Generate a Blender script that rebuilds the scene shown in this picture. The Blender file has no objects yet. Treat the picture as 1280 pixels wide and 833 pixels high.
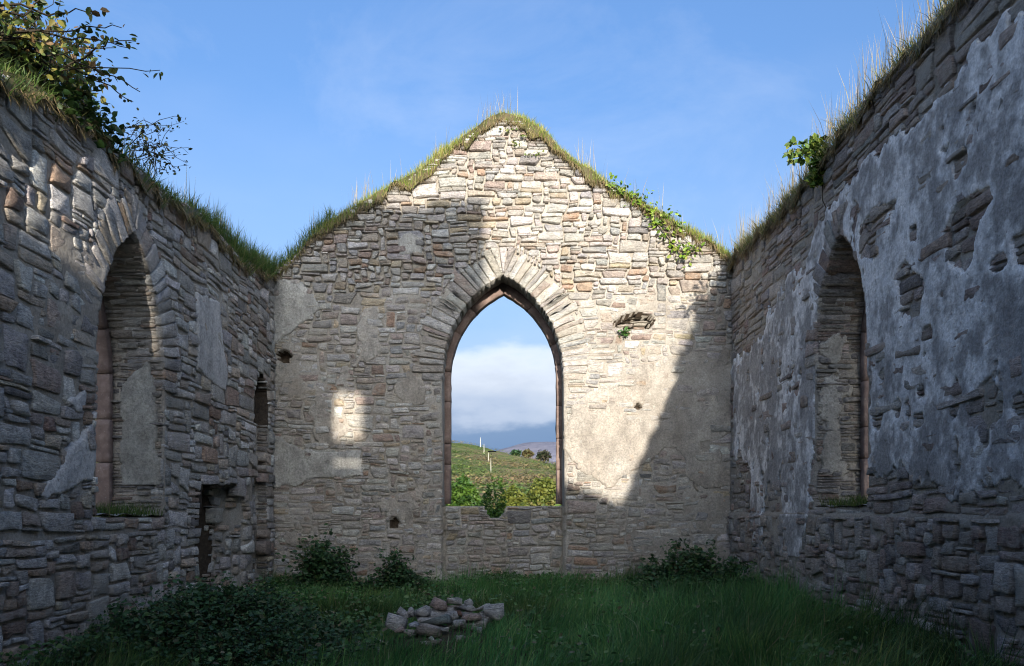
import bpy, math, random
import numpy as np

# ------------------------------------------------------------------ camera, world, sun, exposure
SC = bpy.context.scene
COL = SC.collection
F = 995.0            # focal length in photo pixels (photo is 1280 wide)
HX, HY = 630.0, 640.0
CAMZ = 1.2
D = 13.9             # distance to the gable wall
XL, XR = -4.0, 3.97  # inner faces of the side walls
SUN_DIR = (-0.105, 1.0, -0.242)      # direction the sunlight travels

cam_d = bpy.data.cameras.new('camera')
cam = bpy.data.objects.new('camera', cam_d)
COL.objects.link(cam)
cam.location = (0, 0, CAMZ)
cam.rotation_euler = (math.radians(90), 0, 0)
cam_d.sensor_width = 36
cam_d.lens = F / 1280 * 36
cam_d.shift_x = (640 - HX) / 1280
cam_d.shift_y = (HY - 416.5) / 1280
cam_d.clip_end = 20000
SC.camera = cam

def N(nt, typ, **kw):
    n = nt.nodes.new(typ)
    ins = kw.pop('ins', {})
    for k, v in kw.items():
        setattr(n, k, v)
    for k, v in ins.items():
        n.inputs[k].default_value = v
    return n

SUN_EL = math.atan2(0.242, math.hypot(0.105, 1.0))
SUN_ROT = math.atan2(0.105, -1.0)
world = bpy.data.worlds.new('World')
SC.world = world
world.use_nodes = True
nt = world.node_tree
nt.nodes.clear()
sky = N(nt, 'ShaderNodeTexSky', sky_type='NISHITA', sun_disc=False, sun_elevation=SUN_EL,
        sun_rotation=SUN_ROT, altitude=0, air_density=1.0, dust_density=8.5, ozone_density=5.0)
bg = N(nt, 'ShaderNodeBackground', ins={'Strength': 0.15})
nt.links.new(sky.outputs[0], bg.inputs['Color'])
# clouds low over the horizon, the same all the way round
geo = N(nt, 'ShaderNodeTexCoord')
sep = N(nt, 'ShaderNodeSeparateXYZ')
nt.links.new(geo.outputs['Generated'], sep.inputs[0])
mp = N(nt, 'ShaderNodeMapping', ins={'Scale': (1.0, 1.0, 2.6), 'Location': (0.35, 0.0, 0.0)})
nt.links.new(geo.outputs['Generated'], mp.inputs['Vector'])
nz = N(nt, 'ShaderNodeTexNoise', ins={'Scale': 9.0, 'Detail': 8.0, 'Roughness': 0.52})
nt.links.new(mp.outputs[0], nz.inputs['Vector'])
nzc = N(nt, 'ShaderNodeMath', operation='MULTIPLY_ADD', ins={1: 0.10, 2: -0.05})
nt.links.new(nz.outputs['Fac'], nzc.inputs[0])
el = N(nt, 'ShaderNodeMath', operation='ADD')
nt.links.new(sep.outputs['Z'], el.inputs[0])
nt.links.new(nzc.outputs[0], el.inputs[1])
cov = N(nt, 'ShaderNodeValToRGB')          # cloud cover against height above the horizon
e = cov.color_ramp.elements
e[0].position = 0.0; e[0].color = (0.9,)*3 + (1,)
e[1].position = 0.48; e[1].color = (0, 0, 0, 1)
for p, v in ((0.160, 0.92), (0.180, 0.78), (0.206, 0.24), (0.26, 0.15)):
    x = e.new(p); x.color = (v, v, v, 1)
nt.links.new(el.outputs[0], cov.inputs[0])
hue = N(nt, 'ShaderNodeValToRGB')
e = hue.color_ramp.elements
e[0].position = 0.07; e[0].color = (0.145, 0.23, 0.39, 1)
e[1].position = 0.19; e[1].color = (0.72, 0.75, 0.81, 1)
for p, c in ((0.108, (0.16, 0.245, 0.40)), (0.124, (0.36, 0.43, 0.56)), (0.160, (0.50, 0.55, 0.64))):
    x = e.new(p); x.color = c + (1,)
nt.links.new(el.outputs[0], hue.inputs[0])
bgc = N(nt, 'ShaderNodeBackground', ins={'Strength': 0.55})
nt.links.new(hue.outputs[0], bgc.inputs['Color'])
mixw = N(nt, 'ShaderNodeMixShader')
wz = N(nt, 'ShaderNodeTexNoise', ins={'Scale': 2.6, 'Detail': 9.0, 'Roughness': 0.62, 'Distortion': 0.6})
wm = N(nt, 'ShaderNodeMapping', ins={'Scale': (1.0, 1.0, 2.2), 'Rotation': (0.3, 0.2, 0.4), 'Location': (1.3, 0.2, 0.0)})
nt.links.new(geo.outputs['Generated'], wm.inputs['Vector']); nt.links.new(wm.outputs[0], wz.inputs['Vector'])
wr = N(nt, 'ShaderNodeMapRange', ins={'From Min': 0.54, 'From Max': 0.78, 'To Min': 0.0, 'To Max': 0.15})
nt.links.new(wz.outputs['Fac'], wr.inputs['Value'])
wmax = N(nt, 'ShaderNodeMath', operation='ADD', use_clamp=True)
nt.links.new(cov.outputs[0], wmax.inputs[0]); nt.links.new(wr.outputs[0], wmax.inputs[1])
nt.links.new(wmax.outputs[0], mixw.inputs[0])
nt.links.new(bg.outputs[0], mixw.inputs[1])
nt.links.new(bgc.outputs[0], mixw.inputs[2])
# a faint wisp of high cloud
out = N(nt, 'ShaderNodeOutputWorld')
nt.links.new(mixw.outputs[0], out.inputs['Surface'])

sun_d = bpy.data.lights.new('sun', 'SUN')
sun_d.energy = 3.1
sun_d.angle = math.radians(0.53)
sun_d.color = (1.0, 0.92, 0.82)
sun = bpy.data.objects.new('sun', sun_d)
COL.objects.link(sun)
from mathutils import Vector
sun.rotation_euler = Vector(SUN_DIR).to_track_quat('-Z', 'Y').to_euler()
sun.location = (3, -20, 20)

SC.view_settings.view_transform = 'Standard'
SC.view_settings.look = 'None'
SC.view_settings.exposure = 1.45
SC.view_settings.gamma = 1.0
SC.render.engine = 'CYCLES'
SC.cycles.filter_width = 1.1
SC.cycles.max_bounces = 8
SC.cycles.diffuse_bounces = 6

# ------------------------------------------------------------------ helpers
def hash2(ix, iy, seed):
    h = (ix.astype(np.int64) * 374761393 + iy.astype(np.int64) * 668265263 + seed * 1442695041) & 0xFFFFFFFF
    h = ((h ^ (h >> 13)) * 1274126177) & 0xFFFFFFFF
    h = h ^ (h >> 16)
    return (h & 0xFFFFFF) / float(0xFFFFFF)

def vnoise(x, y, seed=0):
    x = np.asarray(x, float); y = np.asarray(y, float)
    ix = np.floor(x); iy = np.floor(y)
    fx = x - ix; fy = y - iy
    fx = fx * fx * (3 - 2 * fx); fy = fy * fy * (3 - 2 * fy)
    a = hash2(ix, iy, seed); b = hash2(ix + 1, iy, seed)
    c = hash2(ix, iy + 1, seed); d = hash2(ix + 1, iy + 1, seed)
    return (a * (1 - fx) + b * fx) * (1 - fy) + (c * (1 - fx) + d * fx) * fy

def fbm(x, y, seed=0, octv=4):
    t = 0; a = 0.5; s = 0
    for k in range(octv):
        t = t + a * (vnoise(np.asarray(x) * 2**k + 17.3 * k, np.asarray(y) * 2**k + 5.1 * k, seed + k) * 2 - 1)
        s += a; a *= 0.5
    return t / s

def sdf(poly, x, y):
    """signed distance to a polygon, positive inside"""
    x = np.asarray(x, float); y = np.asarray(y, float)
    d = np.full(x.shape, 1e9); ins = np.zeros(x.shape, bool)
    n = len(poly)
    for i in range(n):
        ax, ay = poly[i]; bx, by = poly[(i + 1) % n]
        ex, ey = bx - ax, by - ay
        t = np.clip(((x - ax) * ex + (y - ay) * ey) / (ex * ex + ey * ey + 1e-12), 0, 1)
        d = np.minimum(d, np.hypot(x - ax - t * ex, y - ay - t * ey))
        c = ((ay > y) != (by > y)) & (x < (bx - ax) * (y - ay) / ((by - ay) if by != ay else 1e-12) + ax)
        ins ^= c
    return np.where(ins, d, -d)

def make_mesh(name, verts, faces, colors=None, smooth=False):
    """faces: list of (k,n) int arrays"""
    me = bpy.data.meshes.new(name)
    verts = np.asarray(verts, np.float32)
    faces = [np.asarray(f, np.int32) for f in faces if len(f)]
    me.vertices.add(len(verts))
    me.vertices.foreach_set('co', verts.ravel())
    loops = np.concatenate([f.ravel() for f in faces])
    tot = np.concatenate([np.full(len(f), f.shape[1], np.int32) for f in faces])
    start = np.concatenate([[0], np.cumsum(tot)[:-1]]).astype(np.int32)
    me.loops.add(len(loops))
    me.loops.foreach_set('vertex_index', loops)
    me.polygons.add(len(tot))
    me.polygons.foreach_set('loop_start', start)
    me.polygons.foreach_set('loop_total', tot)
    if smooth:
        me.polygons.foreach_set('use_smooth', np.ones(len(tot), bool))
    if colors is not None:
        c = np.asarray(colors, np.float32)
        if c.shape[1] == 3:
            c = np.concatenate([c, np.ones((len(c), 1), np.float32)], 1)
        at = me.attributes.new('col', 'FLOAT_COLOR', 'POINT')
        at.data.foreach_set('color', c.ravel())
    me.update(calc_edges=True)
    me.validate()
    return me

def link(name, me, mat, parent=None, origin=None):
    o = bpy.data.objects.new(name, me)
    COL.objects.link(o)
    if mat is not None:
        for m in (mat if isinstance(mat, (list, tuple)) else [mat]):
            me.materials.append(m)
    if parent is not None:
        o.parent = parent
        pl = np.array(parent['wp']) if 'wp' in parent else np.array(parent.location)
    else:
        pl = np.zeros(3)
    if origin is not None:
        o.location = tuple(np.array(origin) - pl)
    return o

def build(name, verts, faces, mat, parent=None, colors=None, smooth=False, origin=None):
    verts = np.asarray(verts, float)
    if origin is None:
        origin = np.array([verts[:, 0].mean(), verts[:, 1].mean(), verts[:, 2].min()])
    origin = np.array(origin, float)
    me = make_mesh(name, verts - origin, faces, colors, smooth)
    return link(name, me, mat, parent, origin)

def tag(o, label=None, cat=None, group=None, kind=None):
    if label: o['label'] = label
    if cat: o['category'] = cat
    if group: o['group'] = group
    if kind: o['kind'] = kind
    return o

def thing(name, label, cat, loc, group=None):
    o = bpy.data.objects.new(name, None)
    COL.objects.link(o)
    o.location = loc
    o.empty_display_size = 0.2
    tag(o, label, cat, group)
    o['kind'] = 'thing'
    return o

def pix(px, py, Y):
    return np.array([(px - HX) * Y / F, Y, CAMZ + (HY - py) * Y / F])

def on_back(px, py): return ((px - HX) * D / F, CAMZ + (HY - py) * D / F)
def on_left(px, py):
    Y = -XL * F / (HX - px); return (Y, CAMZ + (HY - py) * Y / F)
def on_right(px, py):
    Y = XR * F / (px - HX); return (-Y, CAMZ + (HY - py) * Y / F)

# ------------------------------------------------------------------ materials
def new_mat(name):
    m = bpy.data.materials.new(name)
    m.use_nodes = True
    m.node_tree.nodes.clear()
    return m, m.node_tree

def ramp(nt, src, stops):
    r = N(nt, 'ShaderNodeValToRGB')
    els = r.color_ramp.elements
    while len(els) > 1: els.remove(els[-1])
    els[0].position = stops[0][0]; els[0].color = tuple(stops[0][1]) + (1,)
    for p, c in stops[1:]:
        x = els.new(p); x.color = tuple(c) + (1,)
    nt.links.new(src, r.inputs[0])
    return r.outputs[0]

def noise(nt, vec, scale, detail=4, rough=0.55):
    n = N(nt, 'ShaderNodeTexNoise', ins={'Scale': scale, 'Detail': detail, 'Roughness': rough})
    nt.links.new(vec, n.inputs['Vector'])
    return n.outputs['Fac']

def mixc(nt, mode, fac, a, b):
    n = N(nt, 'ShaderNodeMix', data_type='RGBA', blend_type=mode)
    for i, v in ((0, fac), (6, a), (7, b)):
        if hasattr(v, 'is_output') or hasattr(v, 'links'):
            nt.links.new(v, n.inputs[i])
        else:
            n.inputs[i].default_value = v if i == 0 else tuple(v) + (1,)
    return n.outputs[2]

def finish(nt, color, rough=0.9, bump=None, spec=0.25):
    p = N(nt, 'ShaderNodeBsdfPrincipled', ins={'Roughness': rough, 'Specular IOR Level': spec})
    if hasattr(color, 'links'): nt.links.new(color, p.inputs['Base Color'])
    else: p.inputs['Base Color'].default_value = tuple(color) + (1,)
    prev = None
    for (h, strength, dist) in (bump or []):
        b = N(nt, 'ShaderNodeBump', ins={'Strength': strength, 'Distance': dist})
        nt.links.new(h, b.inputs['Height'])
        if prev: nt.links.new(prev, b.inputs['Normal'])
        prev = b.outputs[0]
    if prev: nt.links.new(prev, p.inputs['Normal'])
    o = N(nt, 'ShaderNodeOutputMaterial')
    nt.links.new(p.outputs[0], o.inputs[0])
    return p

def pos(nt, scale=(1, 1, 1)):
    g = N(nt, 'ShaderNodeNewGeometry')
    m = N(nt, 'ShaderNodeMapping', ins={'Scale': scale})
    nt.links.new(g.outputs['Position'], m.inputs['Vector'])
    return m.outputs[0]

def attr(nt, name='col'):
    a = N(nt, 'ShaderNodeAttribute', attribute_name=name)
    return a.outputs['Color']

def stone_material(name, lichen=0.35, smear=True):
    m, nt = new_mat(name)
    v = pos(nt); vb = pos(nt, (1, 1, 2.6))
    c = attr(nt)
    m1 = ramp(nt, noise(nt, v, 9, 6, 0.6), [(0.25, (0.58, 0.57, 0.57)), (0.5, (1, 1, 1)), (0.72, (1.32, 1.27, 1.2))])
    c = mixc(nt, 'MULTIPLY', 1.0, c, m1)
    m2 = ramp(nt, noise(nt, vb, 38, 8, 0.78), [(0.32, (0.5, 0.5, 0.5)), (0.5, (0.98,)*3), (0.68, (1.45, 1.45, 1.42))])
    c = mixc(nt, 'MULTIPLY', 1.0, c, m2)
    li = ramp(nt, noise(nt, v, 26, 8, 0.7), [(0.60, (0, 0, 0)), (0.68, (lichen,)*3)])
    c = mixc(nt, 'MIX', li, c, (0.50, 0.49, 0.45))
    bl = N(nt, 'ShaderNodeMath', operation='SUBTRACT', ins={1: 0.5}); nt.links.new(noise(nt, pos(nt, (1, 1, 6)), 7, 7, 0.62), bl.inputs[0])
    ab = N(nt, 'ShaderNodeMath', operation='ABSOLUTE'); nt.links.new(bl.outputs[0], ab.inputs[0])
    c = mixc(nt, 'MULTIPLY', 1.0, c, ramp(nt, ab.outputs[0], [(0.0, (0.48, 0.46, 0.44)), (0.022, (0.9,)*3), (0.05, (1.0,)*3)]))
    dk = ramp(nt, noise(nt, v, 34, 6, 0.7), [(0.30, (0.5,)*3), (0.38, (0, 0, 0))])
    c = mixc(nt, 'MIX', dk, c, (0.07, 0.065, 0.06))
    sm = N(nt, 'ShaderNodeMath', operation='MULTIPLY_ADD', ins={1: 0.55, 2: 0.0})
    nt.links.new(noise(nt, v, 1.3, 4, 0.6), sm.inputs[0])
    sm2 = N(nt, 'ShaderNodeMath', operation='MULTIPLY_ADD', ins={1: 0.45})
    nt.links.new(noise(nt, v, 11, 8, 0.7), sm2.inputs[0]); nt.links.new(sm.outputs[0], sm2.inputs[2])
    smr = ramp(nt, sm2.outputs[0], [(0.49, (0, 0, 0)), (0.60, (0.75,)*3)])
    if smear: c = mixc(nt, 'MIX', smr, c, (0.38, 0.35, 0.30))
    finish(nt, c, 0.88, [(noise(nt, vb, 14, 6, 0.6), 0.8, 0.05), (ab.outputs[0], 0.5, 0.04), (noise(nt, vb, 60, 5, 0.7), 0.8, 0.012)])
    return m

M_STONE = stone_material('rubble_stone')

def mortar_material():
    m, nt = new_mat('lime_mortar')
    v = pos(nt)
    c = ramp(nt, noise(nt, v, 2.2, 6, 0.6), [(0.3, (0.27, 0.24, 0.20)), (0.55, (0.365, 0.335, 0.285)), (0.75, (0.46, 0.43, 0.38))])
    m2 = ramp(nt, noise(nt, v, 38, 6, 0.7), [(0.3, (0.6,)*3), (0.55, (1, 1, 1)), (0.75, (1.3,)*3)])
    c = mixc(nt, 'MULTIPLY', 0.9, c, m2)
    finish(nt, c, 0.95, [(noise(nt, v, 22, 6, 0.65), 0.7, 0.03), (noise(nt, v, 90, 4, 0.7), 0.6, 0.008)])
    return m
M_MORTAR = mortar_material()

def plaster_material():
    m, nt = new_mat('old_plaster')
    v = pos(nt); vs = pos(nt, (1, 1, 0.6))
    c = attr(nt)
    m1 = ramp(nt, noise(nt, vs, 5, 8, 0.65), [(0.3, (0.66,)*3), (0.5, (0.95,)*3), (0.7, (1.2, 1.19, 1.17))])
    c = mixc(nt, 'MULTIPLY', 1.0, c, m1)
    m2 = ramp(nt, noise(nt, v, 32, 8, 0.78), [(0.32, (0.58,)*3), (0.5, (0.98,)*3), (0.68, (1.32,)*3)])
    c = mixc(nt, 'MULTIPLY', 1.0, c, m2)
    sp = ramp(nt, noise(nt, vs, 22, 8, 0.72), [(0.33, (0.75,)*3), (0.385, (0, 0, 0))])
    c = mixc(nt, 'MIX', sp, c, (0.13, 0.12, 0.11))
    finish(nt, c, 0.95, [(noise(nt, v, 12, 6, 0.65), 0.7, 0.05), (noise(nt, v, 50, 6, 0.75), 0.7, 0.012)])
    return m
M_PLASTER = plaster_material()

def cavity_shade_material():
    m, nt = new_mat('painted_cavity_shade')      # dark earthy brown, the shade inside holes and recesses put into the colour
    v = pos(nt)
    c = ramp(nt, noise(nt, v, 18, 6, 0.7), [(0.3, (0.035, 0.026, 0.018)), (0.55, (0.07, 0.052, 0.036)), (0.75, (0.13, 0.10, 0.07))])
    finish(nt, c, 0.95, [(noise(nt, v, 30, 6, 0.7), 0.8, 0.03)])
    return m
M_CAVITY_SHADE = cavity_shade_material()
def leaf_material(name, rough=0.55, trans=0.25):
    m, nt = new_mat(name)
    c = attr(nt)
    p = N(nt, 'ShaderNodeBsdfPrincipled', ins={'Roughness': rough, 'Specular IOR Level': 0.3})
    nt.links.new(c, p.inputs['Base Color'])
    t = N(nt, 'ShaderNodeBsdfTranslucent')
    nt.links.new(c, t.inputs['Color'])
    mx = N(nt, 'ShaderNodeMixShader', ins={0: trans})
    nt.links.new(p.outputs[0], mx.inputs[1]); nt.links.new(t.outputs[0], mx.inputs[2])
    o = N(nt, 'ShaderNodeOutputMaterial')
    nt.links.new(mx.outputs[0], o.inputs[0])
    return m
M_GRASS = leaf_material('grass_blades', 0.5, 0.4)
M_LEAF = leaf_material('leaves', 0.5, 0.2)

def plain_attr_material(name, scale=30, rough=0.9):
    m, nt = new_mat(name)
    v = pos(nt)
    c = attr(nt)
    m1 = ramp(nt, noise(nt, v, scale, 6, 0.7), [(0.3, (0.6,)*3), (0.55, (1, 1, 1)), (0.75, (1.3,)*3)])
    c = mixc(nt, 'MULTIPLY', 1.0, c, m1)
    finish(nt, c, rough, [(noise(nt, v, scale, 6, 0.7), 0.6, 0.03)])
    return m
M_SOIL = plain_attr_material('turf_soil', 30)
M_TWIG = plain_attr_material('twig_bark', 60)

def sandstone_material():
    m, nt = new_mat('red_sandstone')
    v = pos(nt)
    c = ramp(nt, noise(nt, v, 6, 8, 0.6), [(0.3, (0.13, 0.095, 0.08)), (0.5, (0.20, 0.142, 0.118)), (0.7, (0.30, 0.225, 0.19))])
    sp = ramp(nt, noise(nt, v, 40, 6, 0.7), [(0.6, (0, 0, 0)), (0.7, (0.6,)*3)])
    c = mixc(nt, 'MIX', sp, c, (0.45, 0.40, 0.34))
    finish(nt, c, 0.9, [(noise(nt, v, 25, 6, 0.65), 0.5, 0.02)])
    return m
M_SAND = sandstone_material()

def ground_material():
    m, nt = new_mat('ground_cover')
    v = pos(nt)
    g = N(nt, 'ShaderNodeNewGeometry')
    s = N(nt, 'ShaderNodeSeparateXYZ'); nt.links.new(g.outputs['Position'], s.inputs[0])
    near = ramp(nt, noise(nt, v, 3.0, 6, 0.65), [(0.3, (0.055, 0.05, 0.03)), (0.55, (0.085, 0.075, 0.045)), (0.75, (0.13, 0.11, 0.075))])
    far1 = ramp(nt, noise(nt, v, 0.055, 8, 0.68), [(0.34, (0.07, 0.115, 0.022)), (0.46, (0.125, 0.16, 0.04)), (0.54, (0.22, 0.165, 0.085)), (0.60, (0.14, 0.165, 0.05)), (0.72, (0.08, 0.12, 0.028))])
    far2 = ramp(nt, noise(nt, v, 0.35, 8, 0.7), [(0.35, (0.5, 0.55, 0.5)), (0.55, (1, 1, 1)), (0.7, (1.5, 1.4, 1.2))])
    far = mixc(nt, 'MULTIPLY', 1.0, far1, far2)
    k = N(nt, 'ShaderNodeMapRange', ins={'From Min': 15.0, 'From Max': 26.0})
    nt.links.new(s.outputs['Y'], k.inputs['Value'])
    c = mixc(nt, 'MIX', k.outputs[0], near, far)
    finish(nt, c, 0.95, [(noise(nt, v, 12, 6, 0.7), 0.6, 0.05), (noise(nt, v, 0.8, 6, 0.7), 0.8, 0.8)])
    return m
M_GROUND = ground_material()

def plain(name, color, rough=0.85):
    m, nt = new_mat(name)
    v = pos(nt)
    m1 = ramp(nt, noise(nt, v, 8, 5, 0.6), [(0.3, (0.75,)*3), (0.7, (1.2,)*3)])
    finish(nt, mixc(nt, 'MULTIPLY', 1.0, color, m1), rough)
    return m

# ------------------------------------------------------------------ masonry
PALETTES = {   # colours of the stones themselves
    'gable': [((0.37, 0.265, 0.19), 5), ((0.42, 0.35, 0.245), 6), ((0.414, 0.389, 0.355), 30), ((0.484, 0.460, 0.423), 18), ((0.354, 0.324, 0.288), 16), ((0.368, 0.306, 0.265), 11),
              ((0.298, 0.230, 0.188), 3), ((0.408, 0.350, 0.285), 7), ((0.328, 0.323, 0.313), 9), ((0.576, 0.565, 0.534), 5), ((0.248, 0.238, 0.225), 2)],
    'side':  [((0.38, 0.28, 0.21), 5), ((0.62, 0.61, 0.59), 6), ((0.451, 0.432, 0.407), 30), ((0.532, 0.518, 0.490), 22), ((0.362, 0.352, 0.339), 18), ((0.397, 0.331, 0.280), 12),
              ((0.316, 0.234, 0.191), 5), ((0.465, 0.399, 0.315), 7), ((0.634, 0.622, 0.596), 8), ((0.237, 0.230, 0.221), 4)],
    'arch':  [((0.434, 0.409, 0.371), 30), ((0.391, 0.350, 0.302), 20), ((0.485, 0.465, 0.432), 18), ((0.348, 0.286, 0.241), 10), ((0.356, 0.339, 0.316), 14)],
    'red':   [((0.351, 0.300, 0.268), 30), ((0.299, 0.235, 0.202), 20), ((0.395, 0.370, 0.347), 20), ((0.277, 0.263, 0.251), 14), ((0.444, 0.415, 0.381), 14)],
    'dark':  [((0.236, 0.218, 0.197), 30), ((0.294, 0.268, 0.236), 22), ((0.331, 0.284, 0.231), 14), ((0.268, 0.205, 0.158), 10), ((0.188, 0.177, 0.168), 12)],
}
def pick_color(rng, pal):
    p = PALETTES[pal]; t = rng.uniform(0, sum(w for _, w in p))
    for c, w in p:
        t -= w
        if t <= 0: break
    k = rng.uniform(0.72, 1.26) if pal in ('side', 'red') else rng.uniform(0.82, 1.18)
    if pal in ('side', 'red'): k *= 1.1
    return tuple(max(0.02, x * k * rng.uniform(0.97, 1.03)) for x in c)

def pack(us, vs, mask, rng, sizes):
    """fill a grid of small cells with stones of mixed size; returns cell rectangles"""
    nV, nU = mask.shape
    occ = ~mask
    outr = []
    tw = sum(s[0] for s in sizes)
    vj = np.zeros((nV + 1, nU + 1), bool)
    for j in range(nV):
        i = 0
        row = occ[j]
        while i < nU:
            if row[i]:
                i += 1; continue
            t = rng.uniform(0, tw)
            for s in sizes:
                t -= s[0]
                if t <= 0: break
            w = rng.randint(s[1], s[2]); h = rng.randint(s[3], s[4])
            run = 1
            while run < w and i + run < nU and not row[i + run]: run += 1
            rest = 0
            while i + run + rest < nU and rest < 2 and not row[i + run + rest]: rest += 1
            if rest and rest < 2 and not (i + run + rest < nU and not row[i + run + rest]): run += rest
            w = run
            fr = lambda q: q < nU and not row[q]
            if j and vj[j - 1, i + w] and rng.random() < .8:
                if fr(i + w) and not vj[j - 1, i + w + 1] and (not fr(i + w + 1) or fr(i + w + 2)): w += 1
                elif w > 3 and fr(i + w): w -= 1
            if w == 1: h = min(h, 2)
            hh = 1
            while hh < h and j + hh < nV and not occ[j + hh, i:i + w].any(): hh += 1
            occ[j:j + hh, i:i + w] = True
            vj[j:j + hh, i + w] = True
            outr.append((us[i], us[i + w], vs[j], vs[j + hh]))
            i += w
    return outr

def outline(r, rng, gap):
    u0, u1, v0, v1 = r
    w, h = u1 - u0, v1 - v0
    g = gap * rng.uniform(0.5, 1.5)
    g = min(g, 0.25 * min(w, h))
    u0 += g; u1 -= g; v0 += g * 0.7; v1 -= g * 0.7
    w, h = u1 - u0, v1 - v0
    j = min(0.13 * h, 0.022)
    cr = [(u0 + rng.uniform(0, 1.3 * j), v0 + rng.uniform(0, j)), (u1 - rng.uniform(0, 1.3 * j), v0 + rng.uniform(0, j)),
          (u1 - rng.uniform(0, 1.3 * j), v1 - rng.uniform(0, j)), (u0 + rng.uniform(0, 1.3 * j), v1 - rng.uniform(0, j))]
    if rng.random() < .6 and w > .09:
        q = rng.randrange(4); c_ = cr[q]
        sx = 1 if q in (0, 3) else -1; sy = 1 if q in (0, 1) else -1
        if rng.random() < .6: cr[q] = (c_[0] + sx * rng.uniform(.1, .5) * min(h, w * .6), c_[1])
        else: cr[q] = (c_[0], c_[1] + sy * rng.uniform(.1, .38) * h)
    return rough_poly(cr, rng, min(w, h))

def rough_poly(cr, rng, m, chip=0.22):
    pts = []
    n = len(cr)
    for k in range(n):
        p = cr[k]; a = cr[k - 1]; b = cr[(k + 1) % n]
        la = math.hypot(a[0] - p[0], a[1] - p[1]) + 1e-9; lb = math.hypot(b[0] - p[0], b[1] - p[1]) + 1e-9
        if rng.random() < 0.72:
            big = rng.choice((1, 1, 1, 2.4)); mm_ = min(m, 0.11)
            ca = min(rng.uniform(0.05, chip) * mm_ * big, 0.4 * la); cb = min(rng.uniform(0.05, chip) * mm_ * big, 0.4 * lb)
            pts.append((p[0] + (a[0] - p[0]) * ca / la, p[1] + (a[1] - p[1]) * ca / la))
            pts.append((p[0] + (b[0] - p[0]) * cb / lb, p[1] + (b[1] - p[1]) * cb / lb))
        else:
            pts.append(p)
        if lb > 1.6 * m or lb > 0.16:
            t = rng.uniform(0.35, 0.65); q = rng.uniform(-0.11, 0.05) * min(m, 0.16)
            nx, ny = (b[1] - p[1]) / lb, -(b[0] - p[0]) / lb
            pts.append((p[0] + (b[0] - p[0]) * t + nx * q, p[1] + (b[1] - p[1]) * t + ny * q))
    return pts

def stone_geo(pts, mapf, rng, proud, base, rec=0.0, rough=1.0):
    pts = np.array(pts)
    c = pts.mean(0); n = len(pts)
    size = min(np.ptp(pts[:, 0]), np.ptp(pts[:, 1]))
    q = pts - c
    tilt = np.array([rng.uniform(-1, 1), rng.uniform(-1, 1)]) * 0.06 * rough
    k = 1 - min(0.25, 0.007 / max(size, 0.03) + 0.035)
    rs = lambda a, b: np.array([rng.uniform(a, b) for _ in range(n)])
    lim = min(0.011, 0.09 * size)
    d_out = rec + proud - rs(0.1, 0.95) * lim * rough + q @ tilt
    inn = c + q * k * rs(0.93, 1.04)[:, None]
    d_in = rec + proud + rs(-0.7, 0.7) * lim * rough + (inn - c) @ tilt
    U = np.concatenate([pts[:, 0], pts[:, 0], inn[:, 0], [c[0] + rng.uniform(-.2, .2) * size]])
    V = np.concatenate([pts[:, 1], pts[:, 1], inn[:, 1], [c[1] + rng.uniform(-.2, .2) * size]])
    Dd = np.concatenate([np.full(n, rec + base), d_out, d_in, [rec + proud + rng.uniform(-.6, 1.5) * lim * rough]])
    P = mapf(U, V, Dd)
    i = np.arange(n); i2 = (i + 1) % n
    quads = np.concatenate([np.stack([i, i2, n + i2, n + i], 1), np.stack([n + i, n + i2, 2*n + i2, 2*n + i], 1)])
    tris = np.stack([2*n + i, 2*n + i2, np.full(n, 3*n)], 1)
    return P, quads, tris

def screen_area(P, n):
    q = P[n:2*n]
    y = np.maximum(q[:, 1], 0.3)
    sx = HX + q[:, 0] * F / y; sy = HY - (q[:, 2] - CAMZ) * F / y
    if sx.max() < 0 or sx.min() > 1280 or sy.max() < 0 or sy.min() > 833 or q[:, 1].min() < 1: return 0
    return abs(0.5 * np.sum(sx * np.roll(sy, -1) - np.roll(sx, -1) * sy))

class Stones:
    """collects the stones of one wall, then makes the largest in the picture objects of their own"""
    def __init__(s): s.items = []
    def add(s, geo, color, name='stone'):
        P, q, t = geo
        n = (len(P) - 1) // 3
        s.items.append((screen_area(P, n), P, q, t, color, name))
    def flush(s, parent, mat, limit=300, names=('stone', 'small_stones')):
        order = sorted(range(len(s.items)), key=lambda k: -s.items[k][0])
        rest = []
        cnt = 0
        for k in order:
            a, P, q, t, col, nm = s.items[k]
            if nm != 'stone' or (cnt < limit and a > 20):
                build(nm if nm != 'stone' else names[0], P, [q, t], mat, parent, np.tile(col, (len(P), 1)), origin=P.mean(0))
                if nm == 'stone': cnt += 1
            else: rest.append(k)
        if rest:
            V = []; Q = []; T = []; C = []; off = 0
            for k in rest:
                a, P, q, t, col, nm = s.items[k]
                V.append(P); Q.append(q + off); T.append(t + off); C.append(np.tile(col, (len(P), 1))); off += len(P)
            o = build(names[1], np.concatenate(V), [np.concatenate(Q), np.concatenate(T)], mat, parent, np.concatenate(C))
            o['kind'] = 'stuff'

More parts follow.
